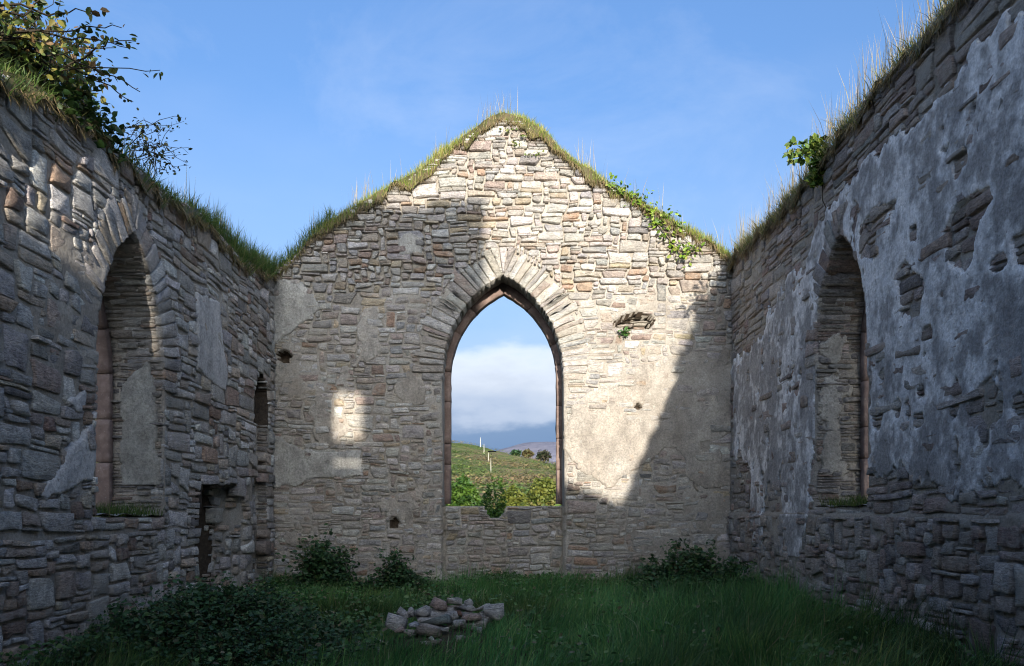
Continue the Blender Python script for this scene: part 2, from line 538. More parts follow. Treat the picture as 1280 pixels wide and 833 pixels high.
SIZES = {
    'gable': [(15, 2, 5, 1, 1), (10, 2, 3, 1, 1), (34, 3, 7, 2, 3), (16, 4, 8, 3, 4), (3, 6, 9, 5, 6), (12, 2, 3, 2, 3)],
    'side':  [(13, 2, 5, 1, 1), (14, 1, 3, 1, 2), (30, 3, 8, 2, 3), (20, 4, 8, 3, 5), (7, 5, 9, 5, 7), (14, 2, 4, 2, 4)],
    'thin':  [(30, 4, 9, 1, 1), (30, 3, 8, 1, 2), (14, 3, 6, 2, 3), (8, 2, 3, 1, 2)],
    'big':   [(22, 2, 5, 1, 1), (16, 1, 3, 1, 2), (24, 2, 5, 2, 3), (22, 2, 5, 3, 5), (9, 3, 5, 5, 7), (14, 1, 3, 2, 4)],
}

def lay(st, mapf, u0, u1, v0, v1, maskf, seed, sizes, pal, cu=0.062, cv=0.040, gap=0.0062, hf=None, proud=(0.0, 0.026), base=-0.14, warp=1.0, rough=1.0, proudf=None):
    rng = random.Random(seed)
    us = np.arange(u0, u1 + cu * 0.5, cu)
    vs = [v0]
    while vs[-1] < v1: vs.append(vs[-1] + cv * rng.uniform(0.75, 1.35))
    vs = np.array(vs)
    UC, VC = np.meshgrid((us[:-1] + us[1:]) / 2, (vs[:-1] + vs[1:]) / 2)
    mask = maskf(UC, VC)
    for r in pack(us, vs, mask, rng, sizes):
        pts = np.array(outline(r, rng, gap))
        if warp:
            du = 0.030 * fbm(pts[:, 0] * 1.7, pts[:, 1] * 3.0, seed + 5, 2) + 0.045 * fbm(pts[:, 0] * 3.2, pts[:, 1] * 8.5, seed + 6, 2)
            dv = 0.042 * fbm(pts[:, 0] * 1.1, pts[:, 1] * 1.3, seed + 9, 2) + 0.017 * fbm(pts[:, 0] * 5.5, pts[:, 1] * 5.0, seed + 7, 2)
            pts = pts + warp * np.stack([du, dv], 1)
        c = pts.mean(0)
        rec = float(hf(np.array([c[0]]), np.array([c[1]]))[0]) if hf else 0.0
        pr = proudf(c[0], c[1], rng) if proudf else rng.uniform(*proud)
        if rng.random() < 0.06: pr += rng.uniform(0.01, 0.035)
        st.add(stone_geo(pts, mapf, rng, pr, base, rec, rough), pick_color(rng, pal))

# pointed arch profile: half width a, springing zs, foot z0, apex zs+h
class Arch:
    def __init__(s, uc, a, z0, zs, h):
        s.uc, s.a, s.z0, s.zs, s.h = uc, a, z0, zs, h
        s.c = (h * h - a * a) / (2 * a); s.R = a + s.c
        s.tha = math.acos(s.c / s.R)          # angle swept from springing to apex
    def inside(s, u, v, g=0.0):
        x = np.abs(np.asarray(u) - s.uc); v = np.asarray(v)
        low = (v <= s.zs) & (v >= s.z0 - g) & (x < s.a + g)
        up = (v > s.zs) & (np.hypot(x + s.c, v - s.zs) < s.R + g)
        return low | up
    def half(s, n=14):                        # from foot to apex on the +u side: points and outward normals
        p = [(s.a, s.z0 + (s.zs - s.z0) * k / 6, 1.0, 0.0) for k in range(7)]
        for k in range(1, n + 1):
            t = s.tha * k / n
            p.append((-s.c + s.R * math.cos(t), s.zs + s.R * math.sin(t), math.cos(t), math.sin(t)))
        return p
    def at(s, sgn, arc):                      # arc length from the foot -> point, normal out of the opening
        L0 = s.zs - s.z0
        arc = np.asarray(arc, float)
        t = np.clip((arc - L0) / s.R, 0, None)
        low = arc <= L0
        x = np.where(low, s.a, -s.c + s.R * np.cos(t)); z = np.where(low, s.z0 + arc, s.zs + s.R * np.sin(t))
        nx = np.where(low, 1, np.cos(t)); nz = np.where(low, 0, np.sin(t))
        return s.uc + sgn * x, z, sgn * nx, nz
    def length(s): return s.zs - s.z0 + s.R * s.tha

def voussoirs(st, arch, mapf, seed, L=(0.34, 0.56), depth=-0.42, wid=(0.05, 0.15), pal='arch', start=-0.15, hf=None):
    rng = random.Random(seed)
    for sgn in (-1, 1):
        t = start / arch.R
        while t < arch.tha - 0.02:
            dt = rng.uniform(*wid) / arch.R
            if arch.tha - (t + dt) < 0.04: dt = arch.tha - t
            ll = rng.uniform(*L)
            cr = []
            fan = 1.0
            for (r, tt) in ((arch.R + rng.uniform(-.012, .012), t + 0.004), (arch.R + ll, t + 0.0055), (arch.R + ll * rng.uniform(.9, 1.1), t + dt - 0.0055), (arch.R + rng.uniform(-.012, .012), t + dt - 0.004)):
                if tt < 0:
                    x = arch.a + (r - arch.R); z = arch.zs + tt * arch.R
                else:
                    x = -arch.c + r * math.cos(tt); z = arch.zs + r * math.sin(tt)
                cr.append((arch.uc + sgn * x, z))
            if sgn < 0: cr = cr[::-1]
            st.add(stone_geo(rough_poly(cr, rng, dt * arch.R, 0.16), mapf, rng, rng.uniform(0.008, 0.03), depth), pick_color(rng, pal), 'arch_stone')
            t += dt
    # wedges above the apex
    za = arch.zs + arch.h; Lw = L[1] * 0.95
    w = Lw * arch.c / arch.R; hh = Lw * math.sin(arch.tha)
    for k in range(3):
        a0 = -w + 2 * w * k / 3 + 0.012; a1 = -w + 2 * w * (k + 1) / 3 - 0.012
        cr = [(arch.uc + a0 * .12, za + 0.03 + abs(k - 1) * .0), (arch.uc + a1 * .12 + .004, za + 0.03), (arch.uc + a1, za + hh * (1.0 if k == 1 else 0.97)), (arch.uc + a0, za + hh)]
        st.add(stone_geo(rough_poly(cr, rng, 0.06, 0.16), mapf, rng, rng.uniform(0.01, 0.03), depth * .6), pick_color(rng, pal), 'arch_stone')

def core(name, parent, mapf, us, vs, cellf, hf, thick, mat, darkf=None):
    """closed wall body: rough front face, plain back, sides wherever the wall ends"""
    nU, nV = len(us), len(vs)
    UC, VC = np.meshgrid((us[:-1] + us[1:]) / 2, (vs[:-1] + vs[1:]) / 2)
    m = cellf(UC, VC)
    UU, VV = np.meshgrid(us, vs)
    dF = hf(UU, VV).ravel()
    Pf = mapf(UU.ravel(), VV.ravel(), dF)
    Pb = mapf(UU.ravel(), VV.ravel(), np.full(dF.shape, -thick))
    P = np.concatenate([Pf, Pb]); nF = nU * nV
    jj, ii = np.nonzero(m)
    v00 = jj * nU + ii
    front = np.stack([v00, v00 + 1, v00 + nU + 1, v00 + nU], 1)
    back = front[:, ::-1] + nF
    mp_ = np.pad(m, 1)
    fs = [front, back]
    for (dj, di, a, b) in ((-1, 0, 0, 1), (1, 0, nU + 1, nU), (0, -1, nU, 0), (0, 1, 1, nU + 1)):
        nb = mp_[1 + dj:1 + dj + m.shape[0], 1 + di:1 + di + m.shape[1]]
        j2, i2 = np.nonzero(m & ~nb)
        w = j2 * nU + i2
        fs.append(np.stack([w + b, w + a, w + a + nF, w + b + nF], 1))
    faces = np.concatenate(fs)
    used, inv = np.unique(faces.ravel(), return_inverse=True)
    o = build(name, P[used], [inv.reshape(-1, 4)], mat if darkf is None else [mat, M_CAVITY_SHADE], parent, origin=np.array(parent.location))
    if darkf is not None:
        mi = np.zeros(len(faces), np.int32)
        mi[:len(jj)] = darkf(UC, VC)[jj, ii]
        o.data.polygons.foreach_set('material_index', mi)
    return o

def plaster(parent, mapf, u0, u1, v0, v1, step, maskf, hf, colf, mat, name='plaster_patch'):
    us = np.arange(u0, u1 + step, step); vs = np.arange(v0, v1 + step, step)
    UU, VV = np.meshgrid(us, vs)
    k = maskf(UU, VV)
    cell = (k[:-1, :-1] > 0) | (k[1:, :-1] > 0) | (k[:-1, 1:] > 0) | (k[1:, 1:] > 0)
    d = hf(UU, VV)
    edge = np.clip(k / 0.05, 0, 1)
    d = np.where(k > 0, d - 0.008 * (1 - edge), d - 0.07)
    P = mapf(UU.ravel(), VV.ravel(), d.ravel())
    C = colf(UU, VV, k).reshape(-1, 3)
    nU = len(us)
    lab = np.where(cell, np.arange(cell.size).reshape(cell.shape) + 1, 0)
    while True:                                   # connected patches
        pd = np.pad(lab, 1)
        big = np.maximum.reduce([pd[1 + a:pd.shape[0] - 1 + a, 1 + b:pd.shape[1] - 1 + b] for a in (-1, 0, 1) for b in (-1, 0, 1)])
        new = np.where(cell, big, 0)
        new = np.where(cell, new.ravel()[np.maximum(new, 1) - 1].reshape(cell.shape), 0)
        if (new == lab).all(): break
        lab = new
    ids, cnt = np.unique(lab[cell], return_counts=True)
    order = ids[np.argsort(-cnt)]; size = dict(zip(ids.tolist(), cnt.tolist()))
    loose = []
    for q in order:
        jj, ii = np.nonzero(lab == q) if size[int(q)] >= 60 and len(order) else ([], [])
        if len(jj) == 0:
            loose.append(q); continue
        w = jj * nU + ii
        fc = np.stack([w, w + 1, w + nU + 1, w + nU], 1)
        used, inv = np.unique(fc.ravel(), return_inverse=True)
        build(name, P[used], [inv.reshape(-1, 4)], mat, parent, C[used], origin=np.array(parent.location))
    if loose:
        jj, ii = np.nonzero(np.isin(lab, loose))
        w = jj * nU + ii
        fc = np.stack([w, w + 1, w + nU + 1, w + nU], 1)
        used, inv = np.unique(fc.ravel(), return_inverse=True)
        o = build('plaster_crumbs', P[used], [inv.reshape(-1, 4)], mat, parent, C[used], origin=np.array(parent.location))
        o['kind'] = 'stuff'

def lerp3(a, b, t):
    return np.array(a) * (1 - t[..., None]) + np.array(b) * t[..., None]

def tunnel(name, parent, arch, mapf, thick, mat, seed, out=0.012):
    """the rough rubble lining of a window opening (jambs and soffit)"""
    prof = arch.half(16)
    full = [(-x, z, -nx, nz) for (x, z, nx, nz) in prof] + [p for p in prof[::-1][1:]]
    ds = np.linspace(0.0, -thick, 12)
    U = []; V = []; Dp = []
    for i, (x, z, nx, nz) in enumerate(full):
        for k, dd in enumerate(ds):
            w = out + 0.02 * float(fbm(np.array([i * .9]), np.array([dd * 6]), seed, 3)[0])
            U.append(arch.uc + x + nx * w); V.append(z + nz * w); Dp.append(dd)
        U.append(arch.uc + x + nx * .12); V.append(z + nz * .12); Dp.append(-0.02)    # lip behind the face stones
    m = len(ds) + 1
    P = mapf(np.array(U), np.array(V), np.array(Dp))
    fc = []
    for i in range(len(full) - 1):
        a, b = i * m, (i + 1) * m
        fc.append((a + m - 1, b + m - 1, b, a))
        for k in range(len(ds) - 1):
            fc.append((a + k, b + k, b + k + 1, a + k + 1))
    return build(name, P, [np.array(fc)], mat, parent, origin=np.array(parent.location))

def frame_blocks(parent, arch_in, width, mapf, d0, d1, mat, seed, pieces=9, name='frame_stone'):
    """dressed sandstone surround, one object per block"""
    rng = random.Random(seed)
    L = arch_in.length()
    for sgn in (-1, 1):
        cuts = [0.0]
        for k in range(1, pieces): cuts.append(L * (k + rng.uniform(-.2, .2)) / pieces)
        cuts.append(L)
        for a0, a1 in zip(cuts[:-1], cuts[1:]):
            n = 7
            arcs = np.linspace(a0 + 0.004, a1 - 0.004, n)
            u, z, nx, nz = arch_in.at(sgn, arcs)
            jit = rng.uniform(-.004, .004)
            rows = []
            for (off, dd) in ((0.012, d0), (0.0 + jit, d0 - 0.014), (jit, d1), (width, d1), (width, d0)):
                wob = np.array([rng.uniform(-.009, .007) * (rng.random() < .7) for _ in range(n)])
                rows.append(mapf(u + nx * (off + wob), z + nz * (off + wob), np.full(n, dd + rng.uniform(-.003, .003))))
            P = np.concatenate(rows); m = 5
            fc = []
            for r in range(m):
                r2 = (r + 1) % m
                for k in range(n - 1):
                    q = (r * n + k, r * n + k + 1, r2 * n + k + 1, r2 * n + k)
                    fc.append(q if sgn < 0 else q[::-1])
            caps = [tuple(r * n for r in range(m)), tuple(r * n + n - 1 for r in range(m))][::1]
            c0 = caps[0] if sgn < 0 else caps[0][::-1]; c1 = caps[1][::-1] if sgn < 0 else caps[1]
            build(name, P, [np.array(fc), np.array([c0, c1])], mat, parent, origin=P.mean(0))

def frame_key(parent, arch, width, mapf, d0, d1, mat):
    za = arch.zs + arch.h; w = width * arch.c / arch.R + .02; hh = width * math.sin(arch.tha) + .02
    p = [(0, za - .004), (w, za + hh), (0, za + hh + .05), (-w, za + hh)]
    U = np.array([arch.uc + q[0] for q in p] * 2); V = np.array([q[1] for q in p] * 2)
    P = mapf(U, V, np.array([d0 - .006] * 4 + [d1 + .004] * 4))
    return build('frame_stone', P, [np.array([(0, 1, 2, 3), (7, 6, 5, 4), (0, 4, 5, 1), (1, 5, 6, 2), (2, 6, 7, 3), (3, 7, 4, 0)])], mat, parent, origin=P.mean(0))

# ------------------------------------------------------------------ vegetation
def blades(base, hgt, lean, width, col, rng, curve=0.5, tipcol=None):
    """base (n,3), lean (n,2) horizontal lean as a share of height"""
    n = len(base)
    ang = rng.uniform(0, 2 * np.pi, n)
    side = np.stack([np.cos(ang), np.sin(ang), np.zeros(n)], 1) * (width / 2)[:, None]
    V = []
    for (t, w) in ((0, 1.0), (0.5, 0.8)):
        c = base + np.concatenate([lean * (hgt * (t * (1 - curve) + curve * t * t))[:, None], (hgt * t * 1.0)[:, None]], 1)
        V += [c - side * w, c + side * w]
    t = 1.0
    droop = 1 - 0.35 * np.clip(np.hypot(lean[:, 0], lean[:, 1]) - 0.3, 0, 1.2)
    V.append(base + np.concatenate([lean * hgt[:, None], (hgt * droop)[:, None]], 1))
    P = np.stack(V, 1).reshape(-1, 3)
    o = np.arange(n) * 5
    quads = np.stack([o, o + 1, o + 3, o + 2], 1); tris = np.stack([o + 2, o + 3, o + 4], 1)
    C = np.repeat(col, 5, 0)
    return P, quads, tris, C

def leaves(pos_, size, rng, col, flat=0.3, up=None, long=1.5):
    """folded oval leaves, 6 vertices each"""
    n = len(pos_)
    d = rng.normal(size=(n, 3)); d[:, 2] *= flat
    d /= np.linalg.norm(d, axis=1)[:, None]
    nn = rng.normal(size=(n, 3)) * 0.55 + np.array([0, -0.25, 0.8] if up is None else up)
    s = np.cross(d, nn); s /= np.linalg.norm(s, axis=1)[:, None] + 1e-9
    nn = np.cross(s, d)
    L = size * long / 1.5
    d = d * L[:, None]; s = s * (size * 0.36)[:, None]; nn = nn * (size * 0.10)[:, None]
    V = [pos_, pos_ + d * .26 + s * .85 + nn * .8, pos_ + d * .45 - nn * .3, pos_ + d * .26 - s * .85 + nn * .8,
         pos_ + d * .64 + s * .82 + nn * .6, pos_ + d * .64 - s * .82 + nn * .6, pos_ + d - nn * .6]
    P = np.stack(V, 1).reshape(-1, 3)
    o = np.arange(n) * 7
    T = np.concatenate([np.stack([o, o + 1, o + 2], 1), np.stack([o, o + 2, o + 3], 1), np.stack([o + 1, o + 4, o + 2], 1), np.stack([o + 2, o + 5, o + 3], 1),
                        np.stack([o + 2, o + 4, o + 6], 1), np.stack([o + 2, o + 6, o + 5], 1)])
    return P, T, np.repeat(col, 7, 0)

def tubes(paths, radii, sides=4):
    V = []; Q = []; off = 0
    for p, r in zip(paths, radii):
        p = np.asarray(p, float); n = len(p)
        t = np.gradient(p, axis=0); t /= np.linalg.norm(t, axis=1)[:, None] + 1e-9
        a = np.cross(t, np.array([0.31, 0.2, 0.93])); a /= np.linalg.norm(a, axis=1)[:, None] + 1e-9
        b = np.cross(t, a)
        rr = np.linspace(r, r * 0.35, n)
        ring = [p + rr[:, None] * (a * math.cos(2 * math.pi * k / sides) + b * math.sin(2 * math.pi * k / sides)) for k in range(sides)]
        V.append(np.stack(ring, 1).reshape(-1, 3))
        for i in range(n - 1):
            for k in range(sides):
                k2 = (k + 1) % sides
                Q.append((off + i * sides + k, off + i * sides + k2, off + (i + 1) * sides + k2, off + (i + 1) * sides + k))
        off += n * sides
    return np.concatenate(V), np.array(Q)

def mix_cols(rng, n, cols, probs, jit=0.2):
    idx = rng.choice(len(cols), n, p=np.array(probs) / sum(probs))
    c = np.array(cols)[idx]
    return c * rng.uniform(1 - jit, 1 + jit, (n, 1)) * rng.uniform(0.94, 1.06, (n, 3))

# ==================================================================== THE GROUND
NP = np.random.default_rng(7)
def axis(dense, step, far, grow=1.07):
    a = list(np.arange(0, dense, step)); s = step
    while a[-1] < far:
        s *= grow; a.append(a[-1] + s)
    return np.array(a)

def ground_z(x, y):
    x = np.asarray(x, float); y = np.asarray(y, float)
    z = 0.05 * fbm(x * .7, y * .7, 3, 3) + 0.03 * fbm(x * 2.3, y * 2.3, 4, 2)
    z = z - 0.15
    z = z + 0.21 * np.exp(-(((x + .56) / .62) ** 2 + ((y - 7.75) / .5) ** 2))         # under the heap of stones
    z = z - 0.05 * np.clip((9 - y) / 4, 0, 1) * np.clip(x / 3, 0, 1)
    # the hill beyond the gable
    r = np.clip((y - 28) / 232.0, 0, 1)
    ridge = 20.6 - 0.212 * np.clip(x, -140, 90) + 1.1 * fbm(x * .05, y * .0 + 3, 11, 3)
    hill = ridge * (r ** 1.25) + (0.9 * fbm(x * .09, y * .06, 12, 4) + .5 * fbm(x * .35, y * .3, 13, 3)) * np.clip((y - 24) / 30, 0, 1)
    fall = np.clip((y - 262) / 300, 0, 1)
    hill = hill * (1 - fall * fall * (3 - 2 * fall))
    return z + hill - 0.25 * np.clip((y - 15) / 6, 0, 1)

xs = axis(5.5, 0.14, 6000, 1.075); xs = np.concatenate([-xs[::-1], xs[1:]])
ys1 = np.arange(4.5, 15.5, 0.14); ys2 = 15.5 + axis(1, 0.35, 6000, 1.035)[1:]
ys0 = 4.5 - axis(1, 0.5, 5000, 1.25)[1:][::-1]
ys = np.concatenate([ys0, ys1, ys2])
GX, GY = np.meshgrid(xs, ys)
GZ = ground_z(GX, GY)
nx_ = len(xs)
jj, ii = np.meshgrid(np.arange(len(ys) - 1), np.arange(nx_ - 1), indexing='ij')
w = (jj * nx_ + ii).ravel()
g = build('ground', np.stack([GX.ravel(), GY.ravel(), GZ.ravel()], 1), [np.stack([w, w + 1, w + nx_ + 1, w + nx_], 1)], M_GROUND, smooth=True, origin=(0, 0, 0))
tag(g, 'rough grassy ground of the nave running out to the hillside', 'ground', kind='structure')

# far mountain
mx = np.linspace(-700, 1500, 90); my = np.linspace(2000, 3400, 30)
MX, MY = np.meshgrid(mx, my)
prof = np.where(MX < 150, 238 - 21 * ((150 - MX) / 155) ** 2, 238 - 5 * ((MX - 150) / 155) ** 2)
MZ = np.clip(prof, -20, 400) * np.sin(np.clip((MY - 2000) / 1400, 0, 1) * np.pi) ** 0.7 + 7 * fbm(MX * .012, MY * .012, 31, 4) - 4
jj, ii = np.meshgrid(np.arange(29), np.arange(89), indexing='ij'); w = (jj * 90 + ii).ravel()
mm, nt = new_mat('heather_mountain')
v = pos(nt)
c = ramp(nt, noise(nt, v, 0.012, 8, 0.65), [(0.35, (0.135, 0.14, 0.18)), (0.55, (0.165, 0.165, 0.205)), (0.7, (0.205, 0.195, 0.225))])
finish(nt, c, 1.0, [(noise(nt, v, 0.02, 6, 0.6), 0.8, 20.0)])
mo = build('mountain', np.stack([MX.ravel(), MY.ravel(), MZ.ravel()], 1), [np.stack([w, w + 1, w + 91, w + 90], 1)], mm, smooth=True)
tag(mo, 'distant purple grey heather mountain seen through the arch', 'mountain', kind='structure')

# ==================================================================== THE GABLE WALL
def back_map(u, v, d): return np.stack([np.asarray(u, float), D - np.asarray(d, float), np.asarray(v, float)], 1)
def left_map(u, v, d): return np.stack([XL + np.asarray(d, float), np.asarray(u, float), np.asarray(v, float)], 1)
def right_map(u, v, d): return np.stack([XR - np.asarray(d, float), -np.asarray(u, float), np.asarray(v, float)], 1)

BT = np.array([on_back(*p) for p in ((300, 345), (345, 340), (368, 322), (395, 292), (430, 268), (480, 242), (505, 226), (555, 194), (585, 170), (605, 154), (628, 146), (655, 153), (690, 180), (720, 206), (760, 234), (800, 256), (850, 284), (890, 306), (915, 324), (960, 330))])
def back_top(u): return np.interp(u, BT[:, 0], BT[:, 1])
THB = 0.75
A_BACK = Arch((629 - HX) * D / F, 1.05, 1.31, 3.64, 1.70)
A_BFR = Arch((629.5 - HX) * (D + .5) / F, 0.96, 1.34, 3.62, 1.54)

gable = thing('gable_wall', 'tall gable wall of pale rubble stone with a pointed arch window in the middle', 'stone wall', (0, D + .3, 0))
HOLE = [on_back(*p) for p in ((768, 404), (778, 396), (796, 391), (812, 393), (818, 400), (812, 410), (798, 408), (784, 412), (772, 409))]
HOLE2 = [on_back(*p) for p in ((793, 509), (797, 504), (801, 509), (799, 512))]
HOLE3 = [on_back(*p) for p in ((346, 442), (356, 438), (364, 444), (362, 453), (350, 452))]
HOLE4 = [on_back(*p) for p in ((368, 318), (410, 316), (410, 322), (372, 323))]
HOLE5 = [on_back(*p) for p in ((488, 652), (494, 647), (497, 652), (496, 660), (488, 660))]
def recess_back(u, v):
    h = np.zeros(np.shape(u))
    h = np.where((np.abs(u - A_BACK.uc) < A_BACK.a + .01) & (v < 1.42), -0.15, h)      # infill below the window
    h = np.where((v < 0.06), h + 0.09, h)                                              # low plinth
    h = h + 0.03 * fbm(u * .7, v * .7, 41, 2)
    return h
def open_back(u, v):
    h = np.zeros(np.shape(u))
    for p, dep in ((HOLE, -.5), (HOLE2, -.14), (HOLE3, -.22), (HOLE5, -.12)):
        s_ = sdf(p, u, v)
        h = np.where(s_ > -0.012, dep, h)
    h = np.where((np.abs(np.abs(u - A_BACK.uc) - A_BACK.a) < .017 + .012 * fbm(v * 6, v * 0, 47, 2)) & (v < 1.36) & (v > .05), -.075, h)     # open joints either side of the infill
    return h
def mortar_back(u, v):
    top = np.clip((v - 5.0) / .3, 0, 1)
    flush = np.clip((fbm(u * .8, v * .8, 44, 3) + .15) * 1.6, 0, 1) * (1 - top)
    right = np.clip((u - 1.6) / .8, 0, 1) * np.clip((4.1 - v) / .6, 0, 1)
    flush = np.where((np.abs(u - A_BACK.uc) < A_BACK.a) & (v < 1.42), -.25, flush)
    return recess_back(u, v) + open_back(u, v) - 0.018 - 0.034 * top + 0.024 * flush + 0.022 * right + 0.012 * fbm(u * 4, v * 5, 45, 3) + 0.007 * fbm(u * 16, v * 18, 46, 2)
notch = [on_back(*p) for p in ((602, 627), (606, 640), (612, 648), (624, 648), (630, 640), (634, 627))]
def solid_back(u, v):
    return (v < back_top(u)) & ~A_BACK.inside(u, v, 0.022) & ~(sdf(notch, u, v) > 0) & (v > -0.6)
usb = np.arange(-4.76, 4.73, 0.03); vsb = np.arange(-0.5, 8.0, 0.03)
core('mortar_core', gable, back_map, usb, vsb, solid_back, mortar_back, THB, M_MORTAR, lambda u, v: open_back(u, v) < -.09)  # deep holes coloured dark in place of the shade inside them
tunnel('window_lining', gable, A_BACK, back_map, THB, M_MORTAR, 51)
frame_blocks(gable, A_BFR, 0.17, back_map, -0.52, -0.73, M_SAND, 52, 7)
frame_key(gable, A_BFR, 0.17, back_map, -0.52, -0.73, M_SAND)
stb = Stones()
def band(arch, u, v, L):
    x = np.abs(u - arch.uc)
    return (v > arch.zs - .15) & (np.hypot(x + arch.c, np.maximum(v - arch.zs, 0)) < arch.R + L)
def mask_back(u, v):
    ok = (v < back_top(u) - 0.015) & (u > XL - .02) & (u < XR + .02)
    ok &= ~A_BACK.inside(u, v, 0.03) & ~band(A_BACK, u, v, 0.44) & ~(sdf(notch, u, v) > -0.01)
    for p in (HOLE, HOLE2, HOLE3, HOLE5): ok &= ~(sdf(p, u, v) > -0.02)
    ok &= ~((np.abs(np.abs(u - A_BACK.uc) - A_BACK.a) < .032) & (v < 1.4))
    return ok
def proud_back(u, v, rng):
    return rng.uniform(0, 0.016) + (rng.uniform(0, 0.02) if v > 5.0 else 0)
lay(stb, back_map, -4.05, 4.05, -0.34, 8.0, mask_back, 61, SIZES['gable'], 'gable', hf=recess_back, proudf=proud_back)
lay(stb, back_map, 1.8, 2.8, 4.2, 4.9, lambda u, v: sdf(HOLE, u, v) > -.01, 64, SIZES['thin'], 'dark', hf=lambda u, v: np.full(np.shape(u), -.47), proud=(0, .22), rough=2.0)  # dark stones lining the hole, adding to its painted shade
voussoirs(stb, A_BACK, back_map, 62)
stb.flush(gable, M_STONE)

# plaster left on the gable wall
PB = [[on_back(*p) for p in q] for q in (
    [(338, 545), (352, 545), (375, 560), (400, 565), (450, 562), (456, 596), (410, 600), (395, 597), (370, 608), (338, 612)],
    [(338, 348), (378, 352), (405, 385), (380, 405), (345, 430), (338, 432)],
    [(498, 300), (512, 288), (530, 296), (528, 318), (500, 318)])]
def pm_back(u, v):
    k = np.full(np.shape(u), -1.0)
    for q in PB: k = np.maximum(k, sdf(q, u, v))
    return k + 0.05 * fbm(u * 5, v * 5, 71, 4) - 0.01
def pc_back(u, v, k):
    t = np.clip(fbm(u * 2.5, v * 2.5, 72, 4) * .8 + .5, 0, 1)
    return lerp3((0.30, 0.285, 0.25), (0.47, 0.455, 0.41), t)
plaster(gable, back_map, -4.02, -1.3, 1.2, 6.2, 0.02, pm_back, lambda u, v: recess_back(u, v) + 0.028 + .006 * fbm(u * 9, v * 9, 73, 3), pc_back, M_PLASTER)
PB2 = [on_back(*p) for p in ((716, 498), (745, 470), (775, 450), (820, 450), (818, 500), (835, 520), (870, 480), (905, 440), (914, 470), (914, 610), (880, 602), (830, 560), (800, 590), (760, 618), (725, 600), (708, 560))]
def pm_back2(u, v):
    k = sdf(PB2, u, v)
    k = np.minimum(k, 0.22) + 0.34 * fbm(u * 1.5, v * 1.7, 75, 5) - 0.06
    return np.where(open_back(u, v) < -.05, -1, k)
def pc_back2(u, v, k):
    t = np.clip(fbm(u * 2.0, v * 2.0, 76, 4) * .9 + .5, 0, 1)
    return lerp3((0.30, 0.265, 0.22), (0.40, 0.37, 0.32), t)
plaster(gable, back_map, .9, 3.98, 1.2, 4.2, 0.02, pm_back2, lambda u, v: recess_back(u, v) + 0.021 + .007 * fbm(u * 8, v * 8, 77, 3), pc_back2, M_PLASTER)

PB3 = [on_back(*p) for p in ((340, 345), (420, 350), (500, 345), (540, 400), (545, 520), (545, 690), (440, 700), (340, 690))]
def pm_back3(u, v):
    k = np.minimum(sdf(PB3, u, v), .2) + 0.55 * fbm(u * 1.3, v * 1.5, 175, 6) - 0.335
    return np.where((open_back(u, v) < -.05) | (pm_back(u, v) > -.03), -1, k)
plaster(gable, back_map, -4.0, -1.1, .6, 5.4, 0.02, pm_back3, lambda u, v: recess_back(u, v) + 0.017 + .007 * fbm(u * 8, v * 8, 177, 3), pc_back2, M_PLASTER)

# ==================================================================== THE SIDE WALLS
YW = -7.0            # inner face of the tower end
THS = 0.75
LT = np.array([(YW - 1, 4.6), (5.5, 4.66)] + [on_left(*p) for p in ((0, 92), (40, 104), (100, 142), (150, 190), (200, 236), (250, 268), (300, 322), (342, 348))] + [(15, 5.3)])
RTp = [on_right(*p) for p in ((913, 326), (950, 292), (984, 254), (1000, 232), (1040, 188), (1085, 118), (1120, 86), (1190, 8))]
RT = np.array([(-15, 5.7)] + RTp + [(-5.5, 5.75), (-YW + 1, 5.75)])
def left_top(u): return np.interp(u, LT[:, 0], LT[:, 1]) + .03 * fbm(np.asarray(u) * 4, np.asarray(u) * 0, 80, 2)
def right_top(u): return np.interp(u, RT[:, 0], RT[:, 1]) + .03 * fbm(np.asarray(u) * 4, np.asarray(u) * 0, 81, 2)
A_L = Arch(8.58, 0.78, 1.17, 2.78, 1.44)
A_R = Arch(-9.41, 0.725, 1.27, 3.22, 1.26)

# ---- left
lwall = thing('side_wall', 'shaded rubble side wall with a bramble on top and a sandstone edged arch window', 'stone wall', (XL - .35, 6, 0))
NICHE = Arch(13.12, 0.36, 2.66, 3.0, 0.46)
def recess_left(u, v):
    h = 0.035 * fbm(u * .6, v * .6, 82, 2)
    ragged = 10.47 + .06 * fbm(v * 5, v * 0, 83, 2) + np.where(v > 1.15, .14, 0)
    h = np.where((u > ragged) & (u < 12.5) & (v < 1.58 + .10 * fbm(u * 3.5, v * 0, 81, 2)), h - 0.46 * np.clip((12.45 - u) / 1.1, 0, 1), h)
    h = np.where(NICHE.inside(u, v), h - 0.66, h)
    h = np.where((np.abs(u - 13.12) < .36) & (v <= 2.66), h - 0.20, h)
    return h
def mortar_left(u, v):
    flush = np.clip((fbm(u * .7, v * .7, 84, 3) + .0) * 1.8, 0, 1)
    return recess_left(u, v) - 0.020 + 0.028 * flush + 0.012 * fbm(u * 4, v * 5, 85, 3) + 0.007 * fbm(u * 16, v * 18, 86, 2)
def solid_left(u, v): return (v < left_top(u)) & ~A_L.inside(u, v, 0.022)
usl = np.concatenate([np.arange(YW - .7, 4.6, .12), np.arange(4.6, D + .01, .03)])
core('mortar_core', lwall, left_map, usl, np.arange(-.6, 5.7, .03), solid_left, mortar_left, THS, M_MORTAR, lambda u, v: NICHE.inside(u, v, .05) | ((u > 10.4) & (u < 11.75) & (v < 1.66)))  # niche and broken recess get shade painted as a dark colour
tunnel('window_lining', lwall, A_L, left_map, THS, M_MORTAR, 87)
stl = Stones()
